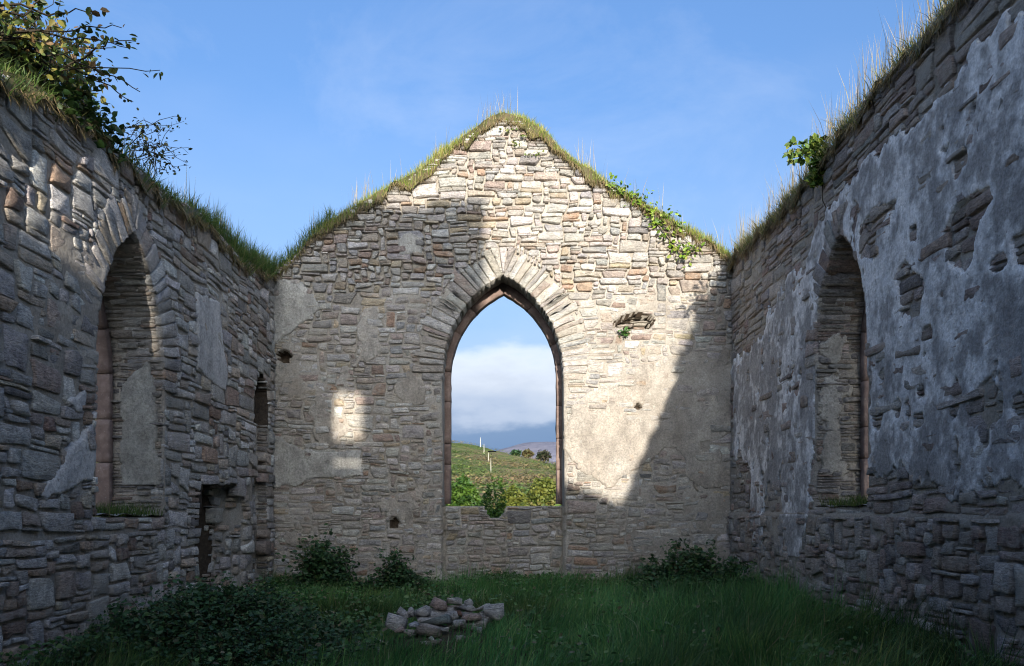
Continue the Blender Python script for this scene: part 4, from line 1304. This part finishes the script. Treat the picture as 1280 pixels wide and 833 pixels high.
tuft('tall lush grass where the left side wall top meets the gable', lambda r, n: np.stack([XL - r.uniform(-.04, .6, n), (q := r.uniform(11.0, 13.9, n)), left_top(q) + r.uniform(-.05, .14, n)], 1), 4500, (.14, .42), TURF_GREEN, 313, name='tall_grass', lean=.4, kind='stuff', cat='grass')
tuft('clump of grass on the left end of the gable slope', lambda r, n: np.stack([(q := r.uniform(-4.2, -3.0, n)), D + r.uniform(-.05, .5, n), back_top(q) + r.uniform(-.02, .16, n)], 1), 1800, (.1, .3), TURF_GREEN, 314, name='tall_grass', lean=.4, kind='stuff', cat='grass')

# bramble on the left wall
def twig(p0, p1, rg, sag=.1, n=8, wob=.03):
    t = np.linspace(0, 1, n)[:, None]
    p = np.array(p0) * (1 - t) + np.array(p1) * t
    p[:, 2] += (np.sin(t[:, 0] * math.pi) * sag)
    p[1:-1] += rg.normal(0, wob, (n - 2, 3))
    return p
rg = np.random.default_rng(341)
roots = [(-4.35, y_, 4.95) for y_ in (6.0, 6.3, 6.6, 6.9, 7.2, 7.4)]
paths = []; rad = []; lp = []
LONG = [((120, 60), (170, 52), 7.2), ((90, 50), (160, 60), 7.0), ((70, 90), (200, 88), 7.1), ((60, 70), (145, 60), 6.9), ((100, 90), (165, 128), 7.3),
        ((60, 20), (125, 18), 6.7), ((80, 40), (152, 35), 6.8), ((100, 80), (175, 115), 7.2), ((30, 20), (80, -10), 6.6), ((90, 100), (140, 100), 7.2)]
for (a, b, Y) in LONG:
    p = np.concatenate([twig(roots[rg.integers(0, 6)], pix(a[0], a[1], Y), rg, .1, 5), twig(pix(a[0], a[1], Y), pix(b[0], b[1], Y), rg, .03, 8, .012)[1:]])
    paths.append(p); rad.append(.011)
    tip = p[5:]
    for q in range(13):
        s_ = tip[rg.integers(0, len(tip))]; lp.append(s_ + rg.normal(0, .025, 3))
for k in range(95):
    px_ = rg.uniform(-25, 118); x_ = -3.93 - rg.uniform(0, .6); Y_ = x_ * F / (px_ - HX)
    lo = 100 - max(0, 40 - px_) * .3
    b = pix(px_, rg.uniform(-15, 92) if px_ < 95 else rg.uniform(45, 125), Y_)
    b[2] = max(b[2], 5.02 + rg.uniform(0, .15))
    r_ = np.array([b[0] - rg.uniform(0, .25), Y_ + rg.normal(0, .3), 4.95])
    p = twig(r_, b, rg, .08, 7, .03); paths.append(p); rad.append(.007)
    for q in range(28):
        t = rg.uniform(.25, 1); s_ = p[int(t * 6)]
        lp.append(s_ + rg.normal(0, .075, 3))
lp = np.array(lp)
bush('bramble_bush', 'leafy bramble with long arching twigs on top of the left wall', 'bramble', lp, (.04, .085),
     [(0.05, 0.08, 0.018), (0.09, 0.13, 0.025), (0.20, 0.18, 0.04), (0.16, 0.10, 0.04), (.03, .05, .015)], [3, 4, 3, 2, 2], 342, (paths, rad), .8, base=(-4.3, 6.8, 4.9), up=[.3, -.5, .5])
# ferns / dark weeds below the bramble
pts = np.concatenate([np.stack([rg.normal(-4.0, .08, 460), (yy := rg.uniform(7.0, 8.2, 460)), left_top(yy) + rg.uniform(-.18, .2, 460)], 1)])
bush('weed_clump', 'dark leafy weeds hanging from the left wall top beneath the bramble', 'weeds', pts, (.05, .10), [(0.03, 0.07, 0.015), (0.05, .09, .02), (.07, .08, .03)], [3, 2, 1], 343)
# thin dead looking twigs further along
paths = []; rad = []; lp = []
for k in range(26):
    a = np.array([-4.1 + rg.normal(0, .1), rg.uniform(8.2, 9.4), 5.15]); b = pix(rg.uniform(165, 240), rg.uniform(145, 215), a[1] + rg.uniform(-.3, .3))
    p = twig(a, b, rg, .06, 7, .03); paths.append(p); rad.append(.006)
    for q in range(9): lp.append(p[rg.integers(2, 7)] + rg.normal(0, .04, 3))
bush('twiggy_shrub', 'sparse twiggy shrub on the left wall right of the bramble', 'shrub', np.array(lp), (.03, .06), [(0.05, 0.07, 0.02), (.10, .10, .03), (.04, .05, .02)], [2, 1, 1], 344, (paths, rad), .9, base=(-4.1, 8.8, 5.1))

# ivy on the right wall
pts = np.array([pix(rg.uniform(1008, 1042) + rg.normal(0, 3), py, 9.9) for py in rg.uniform(172, 232, 420)])
pts[:, 0] = XR - rg.uniform(-.05, .16, len(pts))
pts2 = np.array([pix(rg.uniform(984, 1012), rg.uniform(178, 205), rg.uniform(9.8, 10.6)) for _ in range(110)])
paths = [twig((4.1, 10.0, 5.7), pix(1015, 225, 9.9), rg, .05), twig((4.1, 10.1, 5.7), pix(986, 190, 10.2), rg, .05), twig((4.1, 9.8, 5.75), pix(1040, 185, 9.7), rg, .05), twig((3.95, 9.9, 5.6), (3.94, 9.75, 4.6), rg, 0)]
bush('ivy_clump', 'yellow green ivy clump spilling over the top of the right wall', 'ivy', np.concatenate([pts, pts2]), (.05, .10), [(0.07, 0.13, 0.02), (0.15, 0.20, 0.03), (.05, .10, .02), (.22, .24, .05)], [3, 2, 2, 1], 345, (paths, [.012] * 4), .8, base=(4.0, 9.9, 5.5), up=[-.5, -.6, .4])

# ivy on the gable
IV = [(788, 248), (800, 256), (812, 264), (818, 276), (824, 282), (832, 296), (842, 310), (852, 322), (868, 312), (858, 314), (848, 285), (836, 270), (805, 250), (765, 232), (775, 238)]
lp = []; paths = []
for k, (px_, py_) in enumerate(IV):
    u_, v_ = on_back(px_, py_)
    for q in range(22): lp.append((u_ + rg.normal(0, .07), D - .05 - rg.uniform(0, .08), v_ + rg.normal(0, .06)))
for line in ([(852, 322), (842, 308), (832, 296), (820, 280), (808, 264), (795, 250)], [(868, 312), (850, 318), (838, 306), (835, 285), (842, 270)], [(830, 292), (850, 296), (862, 305)]):
    paths.append(np.array([(on_back(*p)[0], D - .06, on_back(*p)[1]) for p in line]))
bush('ivy_creeper', 'bright green ivy creeping down the right slope of the gable', 'ivy', np.array(lp), (.05, .09), [(0.10, 0.18, 0.02), (0.18, 0.26, 0.03), (.26, .30, .06)], [3, 3, 1], 346, (paths, [.016] * 3), .8, base=(2.8, D - .1, 5.6), stemcol=(.20, .16, .11), up=[0, -.8, .4])
lp = [(on_back(px_, py_)[0] + rg.normal(0, .05), D - .07 - rg.uniform(0, .05), on_back(px_, py_)[1] + rg.normal(0, .03)) for (px_, py_) in ((635, 166), (655, 172), (645, 182), (672, 195), (660, 195)) for q in range(14)]
bush('weed_clump', 'scattered small weeds in the joints under the gable peak', 'weeds', np.array(lp), (.03, .06), [(0.10, 0.15, 0.03), (.18, .2, .06)], [1, 1], 347, None, .8, up=[0, -.8, .4])
u_, v_ = on_back(780, 417)
bush('fern_tuft', 'small green fern growing under the hole right of the arch', 'fern', np.stack([rg.normal(u_, .055, 60), D - .04 - rg.uniform(0, .1, 60), rg.normal(v_, .03, 60)], 1), (.04, .07), [(0.06, 0.15, 0.03), (.04, .1, .02)], [1, 1], 348, None, .8, up=[0, -.6, .5])
lp = [(on_back(px_, py_)[0] + rg.normal(0, .08), D - .14 - rg.uniform(0, .12), on_back(px_, py_)[1] + rg.uniform(0, .1)) for (px_, py_) in ((605, 722), (620, 720), (640, 722), (675, 724), (690, 722), (650, 724)) for q in range(30)]
bush('weed_clump', 'low weeds along the stone ledge below the arch window', 'weeds', np.array(lp), (.035, .07), [(0.04, 0.09, 0.02), (.06, .11, .03)], [1, 1], 349)

# shrubs outside the window
LEAF_OUT = [(0.05, 0.11, 0.015), (0.08, 0.15, 0.02), (0.035, .08, .012), (.12, .18, .03)]
def out_bush(label, px0, px1, pytop, Y, n, seed, cols, size, name='hedge_shrub', depth=1.5):
    rgx = np.random.default_rng(seed)
    x0 = (px0 - HX) * Y / F; x1 = (px1 - HX) * Y / F; top = CAMZ + (HY - pytop) * Y / F
    cx, rx = (x0 + x1) / 2, (x1 - x0) / 2
    a = rgx.uniform(0, 6.28, n); r = np.sqrt(rgx.random(n))
    x = cx + rx * r * np.cos(a); y = Y + depth * r * np.sin(a)
    gz = ground_z(x, y)
    tz = (top - gz) * np.clip(1 - r ** 2.5 * .6, .2, 1) * (1 + .38 * fbm((x - cx) / rx * 2.4 + 7, (y - Y) / depth * 2.4, seed, 3))
    z = gz + tz * (1 - .75 * rgx.random(n) ** 1.6)
    st = []
    for k in range(10):
        aa = rgx.uniform(0, 6.28); xx = cx + rx * .5 * math.cos(aa); yy = Y + depth * .5 * math.sin(aa)
        st.append(twig((cx + (xx - cx) * .4, Y, float(ground_z(cx, Y)) - .05), (xx, yy, float(ground_z(xx, yy)) + (top - float(ground_z(xx, yy))) * .8), rgx, .05, 6, .03))
    return bush(name, label, 'shrub', np.stack([x, y, z], 1), size, cols, [3, 3, 2, 1], seed, (st, [.02] * 10), .6)
out_bush('bright green shrub pushing up through the broken sill of the arch', 594, 640, 613, 15.6, 4200, 351, [(0.07, .15, .02), (.09, .19, .03), (.05, .12, .018), (.12, .22, .03)], (.04, .075), depth=.6)
out_bush('leafy green shrub outside the arch at its left edge', 548, 606, 606, 50.0, 9000, 352, LEAF_OUT, (.12, .24), depth=4)
YEL = [(0.13, .16, .025), (.17, .19, .035), (.09, .12, .02), (.20, .19, .05)]
out_bush('yellow green gorse bush beyond the middle of the arch sill', 618, 662, 613, 51, 7000, 353, YEL, (.12, .24), 'gorse_bush', 4)
out_bush('rounded yellow green gorse bush beyond the right end of the arch sill', 655, 712, 602, 56, 8000, 354, YEL, (.12, .26), 'gorse_bush', 5)
# scrub all over the hillside
rgx = np.random.default_rng(361)
n = 70000
yy = 40 + 215 * rgx.random(n) ** 1.2; xx = yy * rgx.uniform(-.16, .16, n)
kk = fbm(xx * .06, yy * .05, 362, 3)
sel = rgx.random(n) < np.clip(.5 + kk * 1.3, .08, 1); xx, yy, kk = xx[sel], yy[sel], kk[sel]
nq = len(xx)
pn = fbm(xx * .11, yy * .05, 363, 4) + rgx.normal(0, .10, nq)
SCP = np.array([(0.045, .085, .02), (.075, .125, .026), (.10, .155, .034), (.125, .165, .042), (.16, .165, .055), (.20, .15, .075)])
f_ = np.clip((pn + .48) * 6.2, 0, 4.999); i_ = f_.astype(int); w_ = (f_ - i_)[:, None]
scrub_col = (SCP[i_] * (1 - w_) + SCP[i_ + 1] * w_) * rgx.uniform(.82, 1.18, (nq, 1))
P, T, C = leaves(np.stack([xx, yy, ground_z(xx, yy) + rgx.uniform(0, .8, nq)], 1), rgx.uniform(.2, .48, nq), rgx,
                 scrub_col, .12, [0, -.35, 1.6])
hs = build('hillside_scrub', P, [T], M_LEAF, None, C)
tag(hs, 'green and rusty scrub covering the hillside behind the arch', 'scrub', kind='stuff')
# ridge trees
def ridge_tree(label, px_, py_top, wpx, hpx, Y, cols, seed):
    rgx = np.random.default_rng(seed)
    c0 = pix(px_, py_top, Y); s_ = Y / F
    gz = float(ground_z(c0[0], Y))
    W, H = wpx * s_ / 2, c0[2] - gz
    n = 420
    d = rgx.normal(size=(n, 3)); d /= np.linalg.norm(d, axis=1)[:, None]; r = rgx.random(n) ** .4
    lob = 1 + .25 * fbm(d[:, 0] * 2 + 5, d[:, 2] * 2, seed, 2)
    p = np.stack([c0[0] + d[:, 0] * r * W * lob, Y + d[:, 1] * r * W, gz + H * .58 + d[:, 2] * r * H * .42 * lob], 1)
    t = thing('ridge_tree', label, 'tree', (c0[0], Y, gz), 'small trees on the far ridge')
    P, T, C = leaves(p, rgx.uniform(.6, 1.1, n), rgx, mix_cols(rgx, n, cols, [1] * len(cols), .25), .7)
    build('crown', P, [T], M_LEAF, t, C)
    V, Q = tubes([np.array([(c0[0], Y, gz - .3), (c0[0] + .1, Y, gz + H * .3), (c0[0], Y, gz + H * .6)])], [.25], 5)
    build('trunk', V, [Q], M_TWIG, t, np.tile((.06, .045, .03), (len(V), 1)))
ridge_tree('small bluish green tree on the far ridge right of the poles', 645, 564, 12, 10, 245, [(.03, .07, .03), (.045, .09, .035)], 371)
ridge_tree('rust brown tree on the far ridge between two green ones', 660, 563, 14, 10, 248, [(.12, .09, .04), (.10, .10, .04)], 372)
ridge_tree('large dark rounded tree on the far ridge near the right jamb', 680, 563, 17, 12, 243, [(.05, .045, .03), (.035, .05, .022)], 373)
# poles
M_POLE = plain('weathered_pole', (0.50, 0.48, 0.40))
for (px_, pt, pb, Y, lab) in ((600.5, 547, 559, 250, 'pale utility pole standing highest on the far ridge'), (605, 555, 567, 215, 'pale utility pole second down the hillside line'),
                          (610.5, 564, 577, 170, 'pale utility pole third down the hillside line with a crossarm'), (613.6, 573, 588, 140, 'pale utility pole lowest and nearest on the hillside line')):
    b = pix(px_, pb, Y); s_ = Y / F
    gz = float(ground_z(b[0], Y)); top = CAMZ + (HY - pt) * Y / F
    t = thing('utility_pole', lab, 'pole', (b[0], Y, gz), 'utility poles crossing the hillside')
    V, Q = tubes([np.array([(b[0], Y, gz - .5), (b[0], Y, (gz + top) / 2), (b[0], Y, top)])], [.62 * s_], 6)
    build('shaft', V, [Q], M_POLE, t)
    if Y == 170:
        V, Q = boxes([(b[0] - .1, b[0] + 1.7, Y - .3, Y - .1, top - .25, top + .0)])
        build('crossarm', V, [Q], M_TWIG, t)

# ==================================================================== THE HEAP OF STONES
def rock(label, cx, cy, wpx, hpx, color, seed, group='loose stones heaped in the grass', tilt=0.0, name='loose_stone', dy=0.0):
    px_, py_ = 470 + cx / 7.11, 730 + cy / 7.11
    Y = 8.15 - (cy - 130) / 370 * .75 + dy
    c = pix(px_, py_, Y); s_ = Y / F / 7.11
    w_, h_ = wpx * s_, hpx * s_
    if dy: c[2] -= .02
    if 'chips' in group: c[2] = float(ground_z(c[0], c[1])) + h_ * .3
    dep = min(w_, h_ * 1.8) * .9
    rgx = np.random.default_rng(seed)
    import bmesh
    bm = bmesh.new()
    n = 13
    d = rgx.normal(size=(n, 3)); d /= np.linalg.norm(d, axis=1)[:, None]
    d = np.sign(d) * np.abs(d) ** .6
    for q in d: bm.verts.new(q * rgx.uniform(.88, 1.08))
    r = bmesh.ops.convex_hull(bm, input=bm.verts[:])
    for v_ in [v_ for v_ in bm.verts if not v_.link_faces]: bm.verts.remove(v_)
    bm.verts.index_update()
    V = np.array([v_.co[:] for v_ in bm.verts]); T = np.array([[v_.index for v_ in f_.verts] for f_ in bm.faces])
    bm.free()
    V = V / np.abs(V).max(0)
    V = V * np.array([w_ / 2, dep / 2, h_ / 2])
    ct, st_ = math.cos(tilt), math.sin(tilt)
    V = np.stack([V[:, 0] * ct - V[:, 2] * st_, V[:, 1], V[:, 0] * st_ + V[:, 2] * ct], 1)
    o = build(name, V + c, [T], M_HEAP, None, np.tile(color, (len(V), 1)))
    return tag(o, label, 'stone', group, 'thing')
G_, P_, R_, B_, DK = (.42, .395, .36), (.54, .51, .47), (.42, .32, .27), (.42, .43, .44), (.22, .245, .22)
M_HEAP = stone_material('heap_stone', .35, False)
ROCKS = [
 ('large pale stone at the left end of the heap', 180, 350, 200, 170, P_, -.3), ('tilted thin slab leaning at the upper left of the heap', 245, 268, 150, 70, G_, -.7),
 ('small upright stone beside the tilted slab', 312, 255, 70, 100, G_, .3), ('pale rounded stone on the left shoulder of the heap', 415, 240, 140, 100, P_, .1),
 ('broad dark greenish slab across the middle of the heap', 520, 315, 340, 110, DK, -.08), ('brown wedge shaped stone near the crest of the heap', 560, 185, 175, 110, R_, -.35),
 ('pale flat topped stone highest on the heap', 695, 155, 150, 80, P_, .0), ('long grey stone right of the crest of the heap', 800, 215, 200, 60, G_, -.15),
 ('small pointed stone standing on the right of the crest', 825, 172, 80, 75, P_, .4), ('flat pale stone bridging to the right end of the heap', 950, 205, 150, 60, P_, .15),
 ('large pale stone at the right end of the heap', 1050, 245, 190, 150, P_, .15), ('reddish stone low on the right of the heap', 850, 300, 200, 75, R_, .1),
 ('small dark reddish block in the middle of the heap', 745, 262, 95, 65, (.2, .11, .08), -.2), ('small pale lump beside the reddish block', 690, 285, 90, 75, P_, .5),
 ('grey stone low in the middle right of the heap', 745, 348, 120, 70, G_, .1), ('wide tan stone at the front of the heap', 460, 415, 260, 120, (.36, .31, .26), -.1),
 ('small bluish stone tucked under the dark slab', 340, 365, 100, 60, B_, .1), ('small pale stone in front of the dark slab', 612, 405, 100, 45, P_, .1),
 ('little white chip in the grass before the heap', 495, 485, 70, 40, (.55, .54, .5), -.4), ('half buried brown stone in the grass before the heap', 530, 530, 150, 70, (.24, .2, .17), .1),
 ('small mossy stone half sunk right of the wide tan one', 750, 490, 110, 70, G_, .0), ('white chip at the right foot of the heap', 865, 385, 60, 60, P_, .3),
 ('pale chip furthest right at the foot of the heap', 915, 420, 60, 70, P_, -.2), ('small reddish stone under the large left one', 205, 405, 100, 50, R_, .1),
]
for k, (lab, cx, cy, w_, h_, c_, tl) in enumerate(ROCKS):
    rock(lab, cx, cy, w_, h_, c_, 400 + k, tilt=tl)
for k, (cx, cy, w_, h_) in enumerate(((300, 400, 170, 110), (560, 370, 260, 130), (720, 330, 240, 120), (900, 310, 220, 120), (640, 250, 260, 130), (430, 310, 220, 130), (960, 270, 160, 100), (820, 250, 200, 110), (600, 215, 300, 120), (470, 250, 260, 120), (730, 185, 250, 100), (930, 225, 300, 130))):
    rock('grey filling stone showing in the gaps %s' % ('under the large left stone', 'under the dark slab', 'below the low reddish stone', 'between the reddish stone and the right end', 'under the brown crest stone', 'under the pale left shoulder', 'under the large right stone', 'under the long grey stone', 'behind the brown crest stone', 'behind the pale left shoulder', 'below the flat topped crest stone', 'behind the large right stone')[k], cx, cy + 20, w_, h_ * .85, G_, 440 + k, dy=.14)
rgc = np.random.default_rng(490)
for k in range(16):
    a_ = rgc.uniform(0, 6.28); q_ = rgc.uniform(.9, 1.5)
    rock('small stone chip half sunk in the grass beside the heap', 590 + 520 * q_ * math.cos(a_), 330 + 150 * q_ * math.sin(a_) * (1 if math.sin(a_) > 0 else .7), rgc.uniform(35, 80), rgc.uniform(30, 55), G_ if k % 2 else P_, 500 + k, 'stone chips round the heap', rgc.uniform(-.5, .5))
for k, (x_, y_, s_) in enumerate(((-2.45, 9.75, .09), (-2.38, 9.9, .07), (-2.5, 9.95, .06), (-2.3, 9.65, .06), (-2.55, 9.7, .05))):
    p = np.array([x_, y_, float(ground_z(x_, y_)) + .04])
    px_ = HX + p[0] * F / y_; py_ = HY - (p[2] - CAMZ) * F / y_
    rgx = np.random.default_rng(470 + k)
    th = np.linspace(0, 2 * np.pi, 8)[:-1]
    ring = lambda r, z_: np.stack([p[0] + r * s_ * np.cos(th) * rgx.uniform(.8, 1.2, 7), p[1] + r * s_ * np.sin(th) * rgx.uniform(.8, 1.2, 7), np.full(7, p[2] + z_ * s_) + rgx.uniform(-.08, .08, 7) * s_], 1)
    V = np.concatenate([ring(.8, -.7), ring(1.0, 0), ring(.65, .45), [p + np.array([0, 0, .5 * s_])]])
    i = np.arange(7); i2 = (i + 1) % 7
    o = build('pebble', V, [np.concatenate([np.stack([i, i2, 7 + i2, 7 + i], 1), np.stack([7 + i, 7 + i2, 14 + i2, 14 + i], 1)]), np.stack([14 + i, 14 + i2, np.full(7, 21)], 1)], M_STONE, None, np.tile(P_, (22, 1)))
    tag(o, 'small pale stone lying on the bare earth left of the heap', 'stone', 'small stones on the bare earth', 'thing')
print('SCENE BUILT', len(bpy.data.objects), sum(len(m.polygons) for m in bpy.data.meshes))
